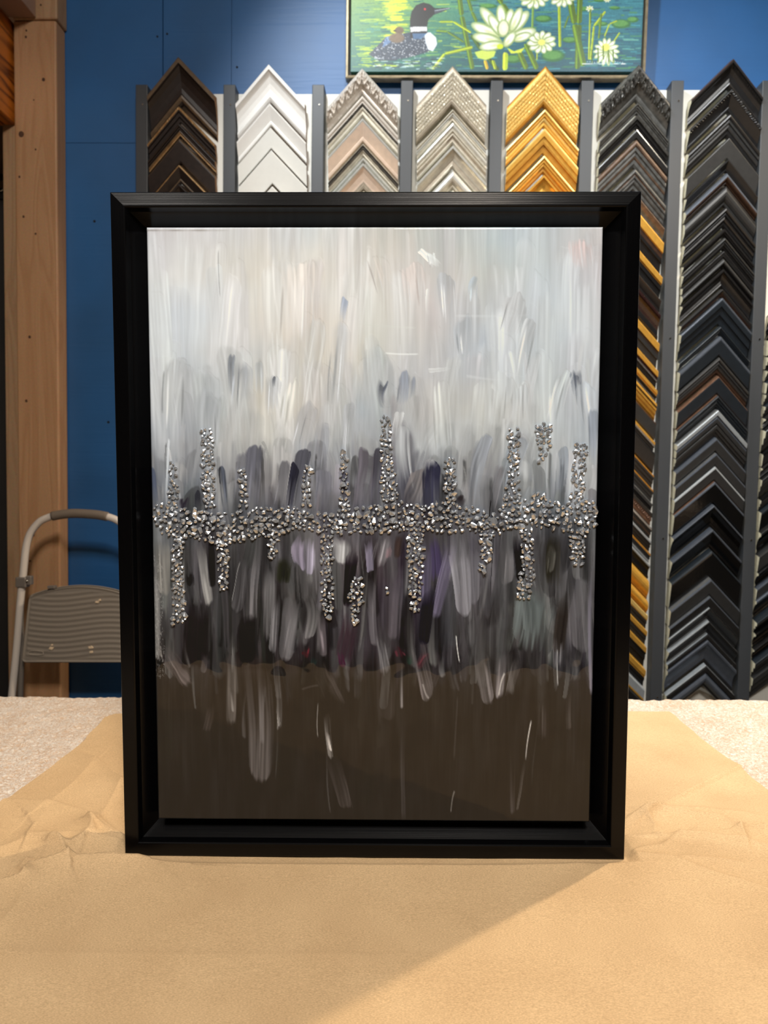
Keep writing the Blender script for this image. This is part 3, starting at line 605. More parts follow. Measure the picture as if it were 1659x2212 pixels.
# ================================================================== ROOM
YW = 1.93     # blue wall plane
m_blue, nt, p = newmat('blue_painted_plywood'); L = nt.links
tc = nd(nt, 'ShaderNodeTexCoord'); mp = nd(nt, 'ShaderNodeMapping'); mp.inputs['Scale'].default_value = (3, 1, 60)
n1 = nd(nt, 'ShaderNodeTexNoise', i_Scale=1.0, i_Detail=5.0, i_Distortion=0.8); L.new(tc.outputs['Object'], mp.inputs[0]); L.new(mp.outputs[0], n1.inputs['Vector'])
p.inputs['Base Color'].default_value = tuple(lin((22, 96, 160)))+(1,); p.inputs['Roughness'].default_value = 0.5
n3 = nd(nt, 'ShaderNodeTexNoise', i_Scale=5.0, i_Detail=3.0); L.new(tc.outputs['Object'], n3.inputs['Vector'])
rr = nd(nt, 'ShaderNodeValToRGB'); e = rr.color_ramp.elements; e[0].position = .3; e[0].color = tuple(lin((28, 78, 126)))+(1,); e[1].position = .7; e[1].color = tuple(lin((30, 86, 140)))+(1,)
L.new(n3.outputs['Fac'], rr.inputs[0]); L.new(rr.outputs[0], p.inputs['Base Color'])
b = nd(nt, 'ShaderNodeBump', i_Strength=0.6, i_Distance=0.0012); L.new(n1.outputs['Fac'], b.inputs['Height']); L.new(b.outputs[0], p.inputs['Normal'])
def wx(px, py, y=YW): return float(on_y(px, py, y)[0])
def wz(px, py, y=YW): return float(on_y(px, py, y)[2])
s1, s2 = wx(352, 90), wx(500, 90); sz = wz(270, 309)
xl = wx(60, 300)
mb = MB()
mb.box(xl, s1-.0012, YW, YW+.012, sz+.0006, 3.1); mb.box(xl, s1-.0012, YW, YW+.012, 0, sz-.0006)
mb.box(s1+.0012, s2-.0005, YW+.0004, YW+.012, 0, 3.1); mb.box(s2+.0005, 3.2, YW+.0004, YW+.012, 0, 3.1)
mb.box(xl, 3.2, YW+.0125, YW+.06, 0, 3.1)
m_dark = simple('dark_gap', (12, 16, 22), 0.9)
struct(mb.build('wall_back', [m_blue]))
m_floor = simple('concrete_floor', (95, 90, 84), 0.7, noise=0.2, nscale=(3, 3, 3))
m_ceil = simple('ceiling_board', (205, 200, 190), 0.8, noise=0.05)
m_wallp = simple('shop_wall', (150, 140, 125), 0.8, noise=0.08)
m_side = wood('side_plywood', (120, 84, 52), (92, 62, 38), axis='Z')
struct(MB().box(-3.2, 3.3, -3.6, 2.9, -0.05, 0).build('floor', m_floor))
struct(MB().box(-3.2, 3.3, -3.6, 2.9, 3.1, 3.15).build('ceiling', m_ceil))
struct(MB().box(3.2, 3.25, -3.6, 2.0, 0, 3.1).build('wall_right', m_wallp))
struct(MB().box(-3.2, -3.15, -3.6, 2.9, 0, 3.1).build('wall_left', m_wallp))
struct(MB().box(-3.2, 3.3, -3.6, -3.55, 0, 3.1).build('wall_front', m_wallp))
struct(MB().box(-3.2, xl+.1, 2.35, 2.4, 0, 3.1).build('wall_alcove', m_side))
# wooden post, trims and beams at the left
def bored(name, x0, x1, y0, y1, z0, z1, m, bev=0.004, parent=None):
    return MB().box(x0, x1, y0, y1, z0, z1).build(name, m, parent, bevel=bev)
M_pine = wood('stained_pine', (176, 134, 96), (168, 124, 86), rough=0.6)
M_pine2 = wood('dusty_pine', (166, 132, 98), (156, 120, 86), rough=0.6)
M_or = wood('orange_stained_board', (196, 112, 34), (96, 42, 10), rough=0.35, axis='Y', scale=0.9)
M_mauve = simple('grey_brown_beam', (140, 112, 96), 0.7, noise=0.08, nscale=(6, 6, 6))
yp = YW-0.052
pl, pr = wx(35, 700, yp), wx(129, 700, yp)
zj = wz(80, 43, yp)
post = thing('wooden_post', 'brown stained pine post with knots beside the blue wall', 'post', Matrix.Translation((0, 0, 0)))
bored('post_board', pl, pr-.004, yp, YW-.001, 0.0, zj-.001, M_pine, parent=post)
bored('post_cap_board', pl+.0, pr+.001, yp-.004, YW-.001, zj, 3.08, M_pine2, parent=post)
knots = MB(); m_knot = simple('knot', (70, 42, 22), 0.6, noise=0.4, nscale=(200, 200, 200))
for (x, y, rk) in [(57,66,2.2),(56,80,2.6),(94,172,3.6),(73,216,1.6),(46,290,6),(77,323,2),(42,382,2.4),(51,468,2.6),(77,505,2.2),(64,728,3),(57,866,3),(72,1156,3),(65,1212,2.2),(90,13,2.2)]:
    c = on_y(x, y, yp); rm = rk*1.17e-3; yk = yp-.0003 if y > 43 else yp-.0043
    ang = [2*math.pi*i/14 for i in range(14)]
    knots.add([(c[0]+rm*math.cos(a), yk-0.0002*math.cos(3*a), c[2]+rm*1.1*math.sin(a)) for a in ang], [tuple(range(14))[::-1]])
knots.build('knots', m_knot, post)['kind'] = 'stuff'
tl = wx(18, 700, YW-.01)
tag(bored('door_jamb_strip', tl, pl-.003, YW-.028, YW+.10, 0.0, wz(25, 262, YW-.03), M_pine2, bev=.002), 'narrow pine strip along the left side of the brown post', 'trim')
c0 = on_y(33, 42, yp); c1 = on_y(33, 260, yp)
tag(MB().box(pl-.06, pl-.006, 0.35, yp+.03, float(c1[2]), float(c0[2])).build('ceiling_joist', M_or, bevel=.003), 'orange stained board with dark grain at top left corner', 'beam')
c2 = on_y(80, 42, yp)
tag(MB().box(pl-.06, float(c2[0]), 0.35, yp-.006, float(c0[2])+.001, float(c0[2])+.14).build('header_beam', M_mauve, bevel=.002), 'grey-brown beam running overhead above the orange board at top left', 'beam')
# curtain on a rod with ring
M_cur = simple('black_curtain_cloth', (30, 26, 22), 0.95, noise=0.3, nscale=(30, 30, 8))
zc = wz(5, 398, 2.10)
n = 90; cv = []; cf = []
for i in range(n+1):
    x = -1.95 + (1.95+wx(17, 700, 2.1))*i/n
    y = 2.12 + 0.022*math.sin(i*0.95)+0.008*math.sin(i*2.3)
    cv += [(x, y, zc), (x, y+.006*math.sin(i), 0.9), (x, y+.01*math.sin(i*.7), 0.06)]
for i in range(n): cf += [(3*i, 3*i+1, 3*i+4, 3*i+3), (3*i+1, 3*i+2, 3*i+5, 3*i+4)]
cur = mesh_obj('curtain', cv, cf, M_cur, smooth=True); so = cur.modifiers.new('thick', 'SOLIDIFY'); so.thickness = 0.003
tag(cur, 'black curtain hanging in the dark opening at the far left edge', 'curtain')
M_chr = simple('chrome', (205, 200, 190), 0.15, 1.0)
M_rodb = simple('dark_rod_metal', (40, 34, 28), 0.4, 0.6)
tag(MB().tube([(-2.0, 2.095, zc+.018), (wx(17, 395, 2.1)+.002, 2.095, zc+.018)], .009).build('curtain_rod', M_rodb, smooth=True), 'dark rod holding the black curtain at the far left edge', 'curtain rod')
rc = on_y(-1, 405, 2.095); rp = [(rc[0]+.018*math.cos(a), 2.095+.004*math.sin(a), zc+.002+.021*math.sin(a)-.004) for a in np.linspace(0, 2*math.pi, 25)]
tag(MB().tube(rp, .0022, 8).build('curtain_ring', M_chr, smooth=True), 'shiny metal ring on the curtain rod at the left edge', 'curtain ring')
# cable loop and screws on the blue wall
lc = on_y(134, 292, YW-.004)
tag(MB().tube([(lc[0]-.004+.010*math.cos(a), YW-.004, lc[2]+.011*math.sin(a)) for a in np.linspace(1.9, -1.9, 16)], .0012, 8).build('cable_loop', m_dark, smooth=True), 'small dark cable loop poking out beside the post on the blue wall', 'cable')
for (x, y, lb) in [(340, 79, 'dark screw head left of the panel seam in the blue wall'), (361, 73, 'dark screw head right of the panel seam in the blue wall'), (204, 478, 'dark screw head in the blue wall left of the black frame'), (512, 145, 'small dark screw head beside the second seam in the blue wall'),(234,912,'dark screw head in the blue wall left of the black frame, lower one')]:
    c = on_y(x, y, YW); ang = [2*math.pi*i/12 for i in range(12)]; rs_ = .0036 if y > 400 else .0028
    V = [(c[0]+rs_*math.cos(a), YW+.0002, c[2]+rs_*math.sin(a)) for a in ang] + [(c[0]+rs_*.8*math.cos(a), YW-.0012, c[2]+rs_*.8*math.sin(a)) for a in ang] + [(c[0], YW-.0004, c[2])]
    Fc = [(i, (i+1) % 12, 12+(i+1) % 12, 12+i) for i in range(12)] + [(12+i, 12+(i+1) % 12, 24) for i in range(12)]
    tag(mesh_obj('wall_screw', V, Fc, m_dark), lb, 'screw', 'screws in the blue wall')

# ================================================================== STEP STOOL
ys_ = 1.78
st = thing('step_stool', 'folded grey step stool with white tube frame leaning left of the painting', 'step stool', Matrix.Identity(4))
M_wh = simple('white_powder_coat', (200, 190, 180), 0.35)
M_gr = simple('grey_tread_plastic', (126, 116, 104), 0.6, noise=0.06, nscale=(500, 500, 500))
M_gp = simple('brown_grey_grip', (104, 92, 80), 0.7)
M_sil = simple('clamp_grey', (120, 112, 104), 0.4, 0.3)
def sp(px, py, dy=0): return Vector(on_y(px, py, ys_+dy))
xc_ = 172
left = [(14, 1640), (26, 1500), (36, 1400), (44, 1300), (50, 1240), (55, 1190), (62, 1160), (72, 1142), (87, 1126), (104, 1118), (113, 1115)]
arch = [(113, 1115), (135, 1111), (160, 1109), (185, 1110), (210, 1112), (232, 1116)]
right = [(232, 1116), (247, 1121), (262, 1130), (275, 1143), (285, 1160), (292, 1190), (299, 1240), (307, 1310), (316, 1400), (326, 1500), (338, 1640)]
def spl(P_, k=4):
    out = []
    for i in range(len(P_)-1):
        p0, p1, p2, p3 = P_[max(i-1, 0)], P_[i], P_[i+1], P_[min(i+2, len(P_)-1)]
        for j in range(k):
            t = j/k; out.append(tuple(0.5*((2*p1[a])+(-p0[a]+p2[a])*t+(2*p0[a]-5*p1[a]+4*p2[a]-p3[a])*t*t+(-p0[a]+3*p1[a]-3*p2[a]+p3[a])*t**3) for a in range(2)))
    return out + [P_[-1]]
def down(v):  # carry a leg on to the floor
    a = sp(*v[-2]); b = sp(*v[-1]); d = (b-a).normalized(); return b + d*((b.z-0.012)/-d.z)
L_ = [sp(*q) for q in spl(left)]; foot_l = Vector((L_[0].x-.05, ys_, .012)); 
tfl = MB().tube([foot_l]+L_, .0088).build('tube_frame', M_wh, st, smooth=True)
MB().tube([sp(*q) for q in spl(right)]+[Vector((sp(338,1640).x+.05, ys_, .012))], .0088).build('tube_frame', M_wh, st, smooth=True)
MB().tube([sp(*q) for q in spl(arch)], .0112).build('hand_grip', M_gp, st, smooth=True)
MB().tube([foot_l+Vector((0,0,.03)), foot_l-Vector((0,0,.01))], .013).build('foot_cap', M_gp, tfl, smooth=True)
for sx_ in (0, 1):
    a = (46, 1430) if not sx_ else (300, 1430); b = (44, 1500) if not sx_ else (303, 1500)
    pa, pb = sp(*a, .02), sp(*b, .02); MB().tube([pa+Vector((0, 0, .2)), pa, pb, Vector((pb.x, ys_+.02, .012))], .007).build('rear_leg', M_sil, st, smooth=True)
    bx = (38, 56) if not sx_ else (290, 308)
    c = sp(sum(bx)/2+ (0 if sx_ else 2), 1257); cp_ = MB().box(c.x-.013, c.x+.014, ys_-.012, ys_+.012, c.z-.013, c.z+.013).build('clamp', M_sil, st, bevel=.003)
    MB().box(c.x+.012, c.x+.026, ys_-.010, ys_+.004, c.z-.006, c.z+.016).build('clamp_lug', M_sil, cp_, bevel=.002)
    cc_ = Vector((c.x+.017, ys_-.011, c.z+.004)); MB().tube([cc_, cc_-Vector((0, .003, 0))], .003, 10).build('rivet', M_chr, cp_, smooth=True)
# tread: rounded plate with raised waves
nu, nv = 120, 150
lo = [(48, 1415), (52, 1428), (290, 1431), (298, 1416)]
V = []; Fc = []
for i in range(nv+1):
    v = i/nv
    for j in range(nu+1):
        u = j/nu
        yt = 1291 - 24*math.sin(math.pi*min(1, max(0, u)))**0.8
        yb = 1430
        inset = 14*(1-v)
        xl_ = 48 + inset*1.0; xr_ = 300 - inset*1.0
        # round the corners
        e_ = min(u, 1-u)*250; cr_ = 9
        top_drop = (cr_-math.sqrt(max(0, cr_**2-(cr_-min(e_, cr_))**2))) if e_ < cr_ else 0
        y = yt+top_drop + (yb-top_drop-(yt+top_drop))*v
        x = xl_+(xr_-xl_)*u
        eb = min(u*250, (1-u)*250, v*140, (1-v)*140)
        rim = 0.0022 if eb < 2.6 else 0
        wv = 0.0011*(0.5+0.5*math.sin((y - 5*math.sin((x-60)/38.0))/11.2*2*math.pi)) if 7 < eb else 0
        q = sp(x, y, -.012); V.append((q.x, q.y-rim-wv - 0.0006*(y-1350)/80, q.z))
for i in range(nv):
    for j in range(nu): a = i*(nu+1)+j; Fc.append((a, a+nu+1, a+nu+2, a+1))
tread = o = mesh_obj('tread', V, Fc, M_gr, st, smooth=True); so = o.modifiers.new('thick', 'SOLIDIFY'); so.thickness = .011; so.offset = -1
M_spot = simple('dried_paint', (214, 190, 158), 0.6)
for (x, y, w, h) in [(211, 1300, 6, 3.2), (216, 1296, 3, 2.5), (112, 1400, 7, 4), (113, 1393, 3, 2), (197, 1398, 7, 3.6), (198, 1408, 5, 3)]:
    q = sp(x, y, -.012); V = []; 
    for a in range(12): rr_2 = 1+.2*math.sin(a*2.3+x); V.append((q.x+w*1.1e-3*.5*rr_2*math.cos(a*math.pi/6)*1.5, q.y-.0038, q.z+h*1.1e-3*.5*rr_2*math.sin(a*math.pi/6)*1.5))
    V += [(v_[0], v_[1]+.004, v_[2]) for v_ in V]
    mesh_obj('paint_spot', V, [tuple(range(12))] + [(i, 12+i, 12+(i+1) % 12, (i+1) % 12) for i in range(12)], M_spot, tread)
q = sp(79, 1410, -.012); bd = []
for a in range(25): t = a*math.pi/12; bd.append((q.x+.018*max(-1, min(1, 1.25*math.cos(t))), q.y-.0032, q.z+.0052*math.sin(t)))
MB().tube(bd, .0008, 6, caps=False).build('raised_oval_badge', simple('badge_plastic', (150, 140, 128), 0.5), tread)
q = sp(114, 1268, -.008); MB().box(q.x-.009, q.x+.009, q.y-.01, q.y+.004, q.z-.003, q.z+.004).build('latch', M_sil, st, bevel=.001)

# ================================================================== SAMPLE RACKS
YB = YW - 0.014      # face of the white backing boards
M_board = simple('white_backing_board', (214, 212, 204), 0.6, noise=0.04, nscale=(8, 8, 8))
M_div = simple('charcoal_divider', (52, 55, 59), 0.5, noise=0.12, nscale=(20, 20, 3))
YD = YW - 0.046
div_px = [305.5, 495.5, 687.5, 879.5, 1074, 1270, 1464.5, 1661, 1857]
zt_l, zt_r = wz(500, 186, YD), wz(1270, 177, YD)
def rack(label, ids, ztop, group):
    r_ = thing('moulding_rack', label, 'display rack', Matrix.Identity(4), group)
    for k, i in enumerate(ids):
        x = wx(div_px[i], 182, YD); w = .0150
        dv = MB().box(x-w, x+w, YD, YW-.0005, 0.0, ztop+.004).build('divider', M_div, r_, bevel=.0015)
        for zz in (ztop-.045, ztop-.62, ztop-1.12, 0.75):
            MB().tube([(x+.003, YD+.0005, zz), (x+.003, YD-.0012, zz)], .0022, 8).build('screw', M_chr, dv)
    for a_, b_ in zip(ids[:-1], ids[1:]):
        xa = wx(div_px[a_], 182, YD)+.0155; xb = wx(div_px[b_], 182, YD)-.0155
        MB().box(xa, xb, YB, YW-.001, 0.0, ztop-.003).build('backing_board', M_board, r_, bevel=.001)
    return r_
rack('left white moulding rack with dark dividers holding brown, white and champagne corners', [0, 1, 2], zt_l, 'moulding racks')
rack('right long white moulding rack holding silver, gold and black corners', [3, 4, 5, 6, 7, 8], zt_r, 'moulding racks')
r3 = [o for o in col.objects if o.name == 'moulding_rack'][0]
xa = wx(div_px[2], 182, YD)+.0155; xb = wx(div_px[3], 182, YD)-.0155
MB().box(xa, xb, YB, YW-.001, 0.0, zt_l-.003).build('backing_board', M_board, r3, bevel=.001)

MATC = {}
def fm(c, rough=0.35, metal=0.0, noise=0.15, coat=0.0):
    key = (tuple(c), rough, metal, noise, coat)
    if key not in MATC: MATC[key] = simple('finish_%d_%d_%d' % tuple(c), c, rough, metal, noise=noise, nscale=(90, 90, 90), bump=0.0002, coat=coat)
    return MATC[key]
RAW = simple('raw_wood_end', (252, 242, 210), 0.7, noise=0.12, nscale=(150, 150, 150))
RAWB = simple('raw_brown_end', (176, 128, 84), 0.7, noise=0.2, nscale=(150, 150, 150))
PROF = {
 'flat':  [(0, .80), (.05, .97), (.12, 1), (.88, 1), (.95, .95), (1, .7)],
 'scoop': [(0, .9), (.03, 1), (.13, 1), (.17, .82), (.30, .60), (.48, .46), (.64, .42), (.76, .48), (.80, .62), (.86, .66), (.93, .58), (1, .45)],
 'cove':  [(0, .95), (.04, 1), (.10, .98), (.14, .85), (.35, .62), (.60, .50), (.80, .48), (.84, .56), (.95, .54), (1, .45)],
 'ridge': [(0, .75), (.05, .95), (.12, 1), (.20, .95), (.24, .80), (.32, .90), (.40, .90), (.44, .72), (.56, .78), (.66, .70), (.70, .58), (.86, .60), (.92, .52), (1, .42)],
 'round': [(0, .55), (.06, .75), (.16, .90), (.30, 1), (.45, 1), (.60, .90), (.74, .72), (.80, .60), (.86, .62), (.94, .58), (1, .45)],
 'slope': [(0, .95), (.05, 1), (.10, .98), (.75, .55), (.80, .60), (.92, .58), (1, .42)],
 'step':  [(0, .95), (.03, 1), (.30, 1), (.33, .78), (.62, .78), (.65, .55), (.95, .55), (1, .45)],
 'box':   [(0, .97), (.04, 1), (.96, 1), (1, .97)],
}
TH = math.radians(14)
def patt(kind, s, t):
    if kind == 'bead': return 0.5+0.5*np.cos(s*2*math.pi/0.0052)
    if kind == 'rib': return (np.cos(s*2*math.pi/0.0048) > -.2).astype(float)
    if kind == 'rope': return 0.5+0.5*np.cos((s+t*0.008)*2*math.pi/0.0062)
    if kind == 'weave': return (np.abs(np.sin(s*math.pi/0.0075 + (np.floor(t*6) % 2)*math.pi/2))**0.7)*np.clip(np.abs(np.sin(t*6*math.pi))*1.5, 0, 1)
    if kind == 'scroll':
        a = s/0.030*2*math.pi; w = (t-.5)*2
        return np.clip(1-np.abs(w-0.55*np.sin(a))*2.6, 0, 1) + 0.8*np.clip(1-np.hypot((np.mod(s, .015)-.0075)/.0042, (w+0.55*np.sin(a))*1.5), 0, 1) + 0.6*np.clip(1-np.abs(np.hypot((np.mod(s+.0075, .015)-.0075)/.005, w*1.1)-.8)*4, 0, 1)
    return 0*s
def corner(cx_, cy_, ny_, th, prof, bands, label, group, hwl=72, hwr=72, pat=None, raw=None, side=None, cat='frame corner sample'):
    """bands: [(t_start, material)]; pat: (kind, t0, t1, height)"""
    y_front = YB - 0.036
    A = on_y(cx_, cy_, y_front); B = on_y(cx_, ny_, y_front)
    te = (A[2]-CAM[2])/y_front
    h = (A[2]-B[2])/(math.cos(TH)+te*math.sin(TH))*0.975
    kx = y_front/F
    hl, hr = hwl*kx, hwr*kx
    pr_ = PROF[prof]; ts = [p_[0] for p_ in pr_]; zs = [p_[1] for p_ in pr_]
    if pat:
        add = list(np.linspace(pat[1], pat[2], {'weave': 37, 'scroll': 25}.get(pat[0], 4))); ts2 = sorted(set([round(t, 4) for t in ts+add]+[round(pat[1]-.004, 4), round(pat[2]+.004, 4)])); ts2 = [t for t in ts2 if 0 <= t <= 1]
        zs = list(np.interp(ts2, ts, zs)); ts = ts2
    for b_ in bands[1:]:
        if b_[0] not in ts: ts2 = sorted(ts+[b_[0]]); zs = list(np.interp(ts2, ts, zs)); ts = ts2
    ts = np.array(ts); zs = np.array(zs)*th
    step = {'bead': .0013, 'rib': .0012, 'rope': .0013, 'weave': .0016, 'scroll': .0015}.get(pat[0] if pat else '', 1)
    sl = list(-np.linspace(hl, 0, max(2, int(hl/step)+1)))[:-1] + [0.0] + list(np.linspace(0, hr, max(2, int(hr/step)+1)))[1:]
    sl = np.array(sl); ns, nt_2 = len(sl), len(ts)
    Sg, Tg = np.meshgrid(sl, ts, indexing='ij')
    Zg = np.repeat(zs[None, :], ns, 0).copy()
    if pat:
        k = (Tg >= pat[1]) & (Tg <= pat[2]); tl_ = np.clip((Tg-pat[1])/(pat[2]-pat[1]), 0, 1)
        Zg += np.where(k, patt(pat[0], np.abs(Sg)*S2 + (0.0 if pat[0] != 'weave' else 0.0), tl_), 0)*pat[3]
    V = np.stack([Sg, -Zg, -np.abs(Sg)-Tg*h], -1).reshape(-1, 3)
    back0 = np.stack([sl, 0*sl, -np.abs(sl)], -1); back1 = np.stack([sl, 0*sl, -np.abs(sl)-h], -1)
    n0 = len(V); n1_ = n0+ns
    V = np.vstack([V, back0, back1])
    c_, s_ = math.cos(TH), math.sin(TH)
    V2 = V.copy(); V2[:, 1] = V[:, 1]*c_ - V[:, 2]*s_; V2[:, 2] = V[:, 1]*s_ + V[:, 2]*c_
    mats = []; fi = []; mi = []
    for b_ in bands:
        if b_[1] not in mats: mats.append(b_[1])
    rw = raw or RAW
    mats.append(rw); sm = side or bands[0][1]
    if sm not in mats: mats.append(sm)
    bm_ = [mats.index([b_[1] for b_ in bands if b_[0] <= (ts[j]+ts[j+1])/2+1e-6][-1]) for j in range(nt_2-1)]
    I = lambda a_, b_: a_*nt_2+b_
    for a_ in range(ns-1):
        for b_ in range(nt_2-1): fi.append((I(a_, b_), I(a_, b_+1), I(a_+1, b_+1), I(a_+1, b_))); mi.append(bm_[b_])
        fi.append((n0+a_, I(a_, 0), I(a_+1, 0), n0+a_+1)); mi.append(mats.index(sm))
        fi.append((I(a_, nt_2-1), n1_+a_, n1_+a_+1, I(a_+1, nt_2-1))); mi.append(bm_[-1])
        fi.append((n1_+a_, n0+a_, n0+a_+1, n1_+a_+1)); mi.append(mats.index(rw))
    fi.append(tuple([n0]+[n1_]+[I(0, b_) for b_ in range(nt_2-1, -1, -1)])); mi.append(mats.index(rw))
    fi.append(tuple([I(ns-1, b_) for b_ in range(nt_2)]+[n1_+ns-1, n0+ns-1])); mi.append(mats.index(rw))
    o = mesh_obj('corner_sample', V2, fi, mats, None, mi)
    o.location = Vector(A) + Vector((0, 0.0, 0))
    tag(o, label, cat, group)
    return o
K1 = fm((34, 24, 20), .45, noise=.35); K1b = fm((92, 74, 54), .45, noise=.3); GLD = fm((168, 134, 92), .4, .4, .3)
WHT = fm((232, 230, 226), .5, 0, .02); WHG = fm((215, 214, 208), .5, 0, .02)
CHP = fm((212, 204, 194), .38, .25, .1); PNK = fm((224, 200, 180), .4, .2, .08); SLV = fm((222, 222, 216), .28, .5, .1); DSV = fm((120, 116, 110), .3, .5, .3)
SCH = fm((212, 205, 188), .34, .4, .15); TPE = fm((172, 160, 142), .38, .3, .2)
GO = fm((222, 168, 72), .38, .45, .12); GOL = fm((234, 200, 120), .38, .4, .1); GOD = fm((196, 138, 52), .38, .45, .15)
PEW = fm((92, 90, 86), .28, .4, .4); RUS = fm((78, 77, 74), .5, 0, .45); RUB = fm((98, 76, 60), .5, 0, .45); BLK = fm((30, 29, 29), .32, 0, .2); BKM = fm((44, 44, 44), .45, 0, .15)
BKG = fm((10, 10, 11), .12, 0, .05); BKB = fm((30, 36, 42), .38, 0, .15); PLM = fm((44, 26, 26), .2, 0, .2); BRN = fm((62, 42, 30), .4, 0, .3); GRY = fm((84, 90, 100), .28, .3, .12); BSV = fm((176, 178, 180), .22, .8, .1)
BRZ = fm((122, 92, 74), .35, .5, .3); LGY = fm((168, 174, 178), .35, .3, .1)
def column(xt, yt, xb, yb, items, group, where, hw, raw=None):
    """items: (apex y, next y, thickness mm, profile, bands, description, pattern)"""
    n_ = len(items)
    for k, it in enumerate(items):
        ya, yn, th, pf, bands, desc = it[:6]; pt = it[6] if len(it) > 6 else None; sd = it[7] if len(it) > 7 else None
        x = xt + (xb-xt)*(ya-yt)/(yb-yt)
        corner(x, ya, yn, th/1000, pf, bands, (desc + ' ' + where(k, n_)), group, hw[0], hw[1], pt, raw, sd)
ORD = ['top', 'second', 'third', 'fourth', 'fifth', 'sixth', 'seventh', 'eighth', 'ninth', 'tenth', 'eleventh', 'twelfth', 'thirteenth', 'fourteenth', 'fifteenth', 'sixteenth', 'seventeenth', 'eighteenth', 'nineteenth', 'twentieth', 'twenty-first', 'twenty-second', 'twenty-third', 'twenty-fourth', 'twenty-fifth', 'twenty-sixth', 'twenty-seventh', 'twenty-eighth', 'twenty-ninth', 'thirtieth']
def wh(colname):
    def f(k, n_):
        if k < n_/2 or k < 6: return 'corner, %s in the %s column' % (ORD[k], colname)
        j = n_-1-k
        return 'corner, %s in the %s column' % ((ORD[j]+' from the bottom') if j else 'lowest', colname)
    return f
column(391, 129, 391, 400, [
 (129, 232, 26, 'scoop', [(0, K1b), (.12, K1), (.80, K1b), (.93, K1)], 'dark brown deep scooped'),
 (234, 268, 22, 'step', [(0, GLD), (.2, K1)], 'brown corner with gold beading,', ('bead', .03, .18, .0022)),
 (270, 300, 20, 'ridge', [(0, K1), (.5, K1b), (.62, GLD), (.85, K1)], 'brown rubbed gold ridge'),
 (302, 357, 18, 'flat', [(0, K1b), (.05, K1), (.9, K1)], 'wide flat dark brown'),
 (359, 398, 20, 'slope', [(0, GLD), (.08, K1), (.75, K1b), (.85, K1)], 'dark brown thin gold edged'),
 (400, 440, 20, 'cove', [(0, K1), (.8, K1b)], 'plain dark brown coved')],
 'brown frame corners in the leftmost rack column', wh('leftmost brown'), (72, 72), RAWB)
column(584, 145, 590, 404, [
 (145, 226, 26, 'scoop', [(0, WHT)], 'white deep scooped'),
 (228, 276, 22, 'slope', [(0, WHT)], 'white broad sloped'),
 (279, 324, 18, 'box', [(0, WHG)], 'plain white flat'),
 (327, 400, 16, 'box', [(0, WHG)], 'widest flat white'),
 (404, 450, 14, 'box', [(0, WHG)], 'small white')],
 'white frame corners', wh('white'), (73, 74), RAWB)
column(783, 151, 786, 400, [
 (151, 209, 24, 'round', [(0, CHP), (.75, CHP)], 'champagne scroll ornamented', ('scroll', .10, .72, .0085)),
 (210, 257, 20, 'ridge', [(0, CHP), (.34, DSV), (.52, SCH)], 'champagne roped line', ('rope', .36, .50, .0022)),
 (259, 311, 20, 'slope', [(0, SLV), (.14, PNK)], 'pale pink flat silver edged'),
 (313, 341, 20, 'ridge', [(0, SCH), (.08, DSV), (.45, SCH)], 'ribbed dark silver', ('rib', .08, .42, .0026)),
 (342, 354, 16, 'round', [(0, SLV)], 'narrow bright silver'),
 (355, 412, 20, 'cove', [(0, SLV), (.14, PNK), (.7, TPE)], 'rose brown bright edged'),
 (414, 450, 16, 'ridge', [(0, SCH)], 'small champagne')],
 'champagne and rose frame corners', wh('champagne'), (74, 75), None)
column(977, 147, 978, 400, [
 (147, 236, 22, 'flat', [(0, TPE), (.10, SCH), (.86, TPE)], 'silver basketweave', ('weave', .14, .84, .0036)),
 (239, 266, 20, 'ridge', [(0, SCH), (.3, SLV), (.6, SCH)], 'champagne ridged'),
 (268, 315, 22, 'ridge', [(0, SLV), (.25, SCH), (.55, TPE), (.8, SCH)], 'silver and taupe ridged'),
 (317, 367, 22, 'scoop', [(0, SLV), (.18, SCH), (.6, TPE), (.85, SCH)], 'soft silver scooped'),
 (369, 410, 20, 'round', [(0, SLV), (.4, SCH)], 'rounded silver'),
 (412, 450, 16, 'ridge', [(0, SCH)], 'small silver')],
 'silver frame corners', wh('silver'), (73, 73), None)
column(1176, 147, 1172, 400, [
 (147, 236, 22, 'flat', [(0, GOD), (.10, GOL), (.86, GOD)], 'gold basketweave', ('weave', .14, .84, .0036)),
 (239, 279, 22, 'ridge', [(0, GOL), (.22, GO), (.5, GOL), (.7, GO)], 'bright gold ridged'),
 (281, 336, 20, 'step', [(0, GOL), (.10, GO), (.5, GOD)], 'gold stepped panel'),
 (338, 378, 22, 'ridge', [(0, GOL), (.2, GO), (.6, GOD)], 'warm gold fluted'),
 (380, 425, 20, 'scoop', [(0, GO)], 'gold scooped'),
 (427, 460, 16, 'ridge', [(0, GO)], 'small gold')],
 'gold frame corners', wh('gold'), (75, 75), None)
def bk(*b): return list(b)
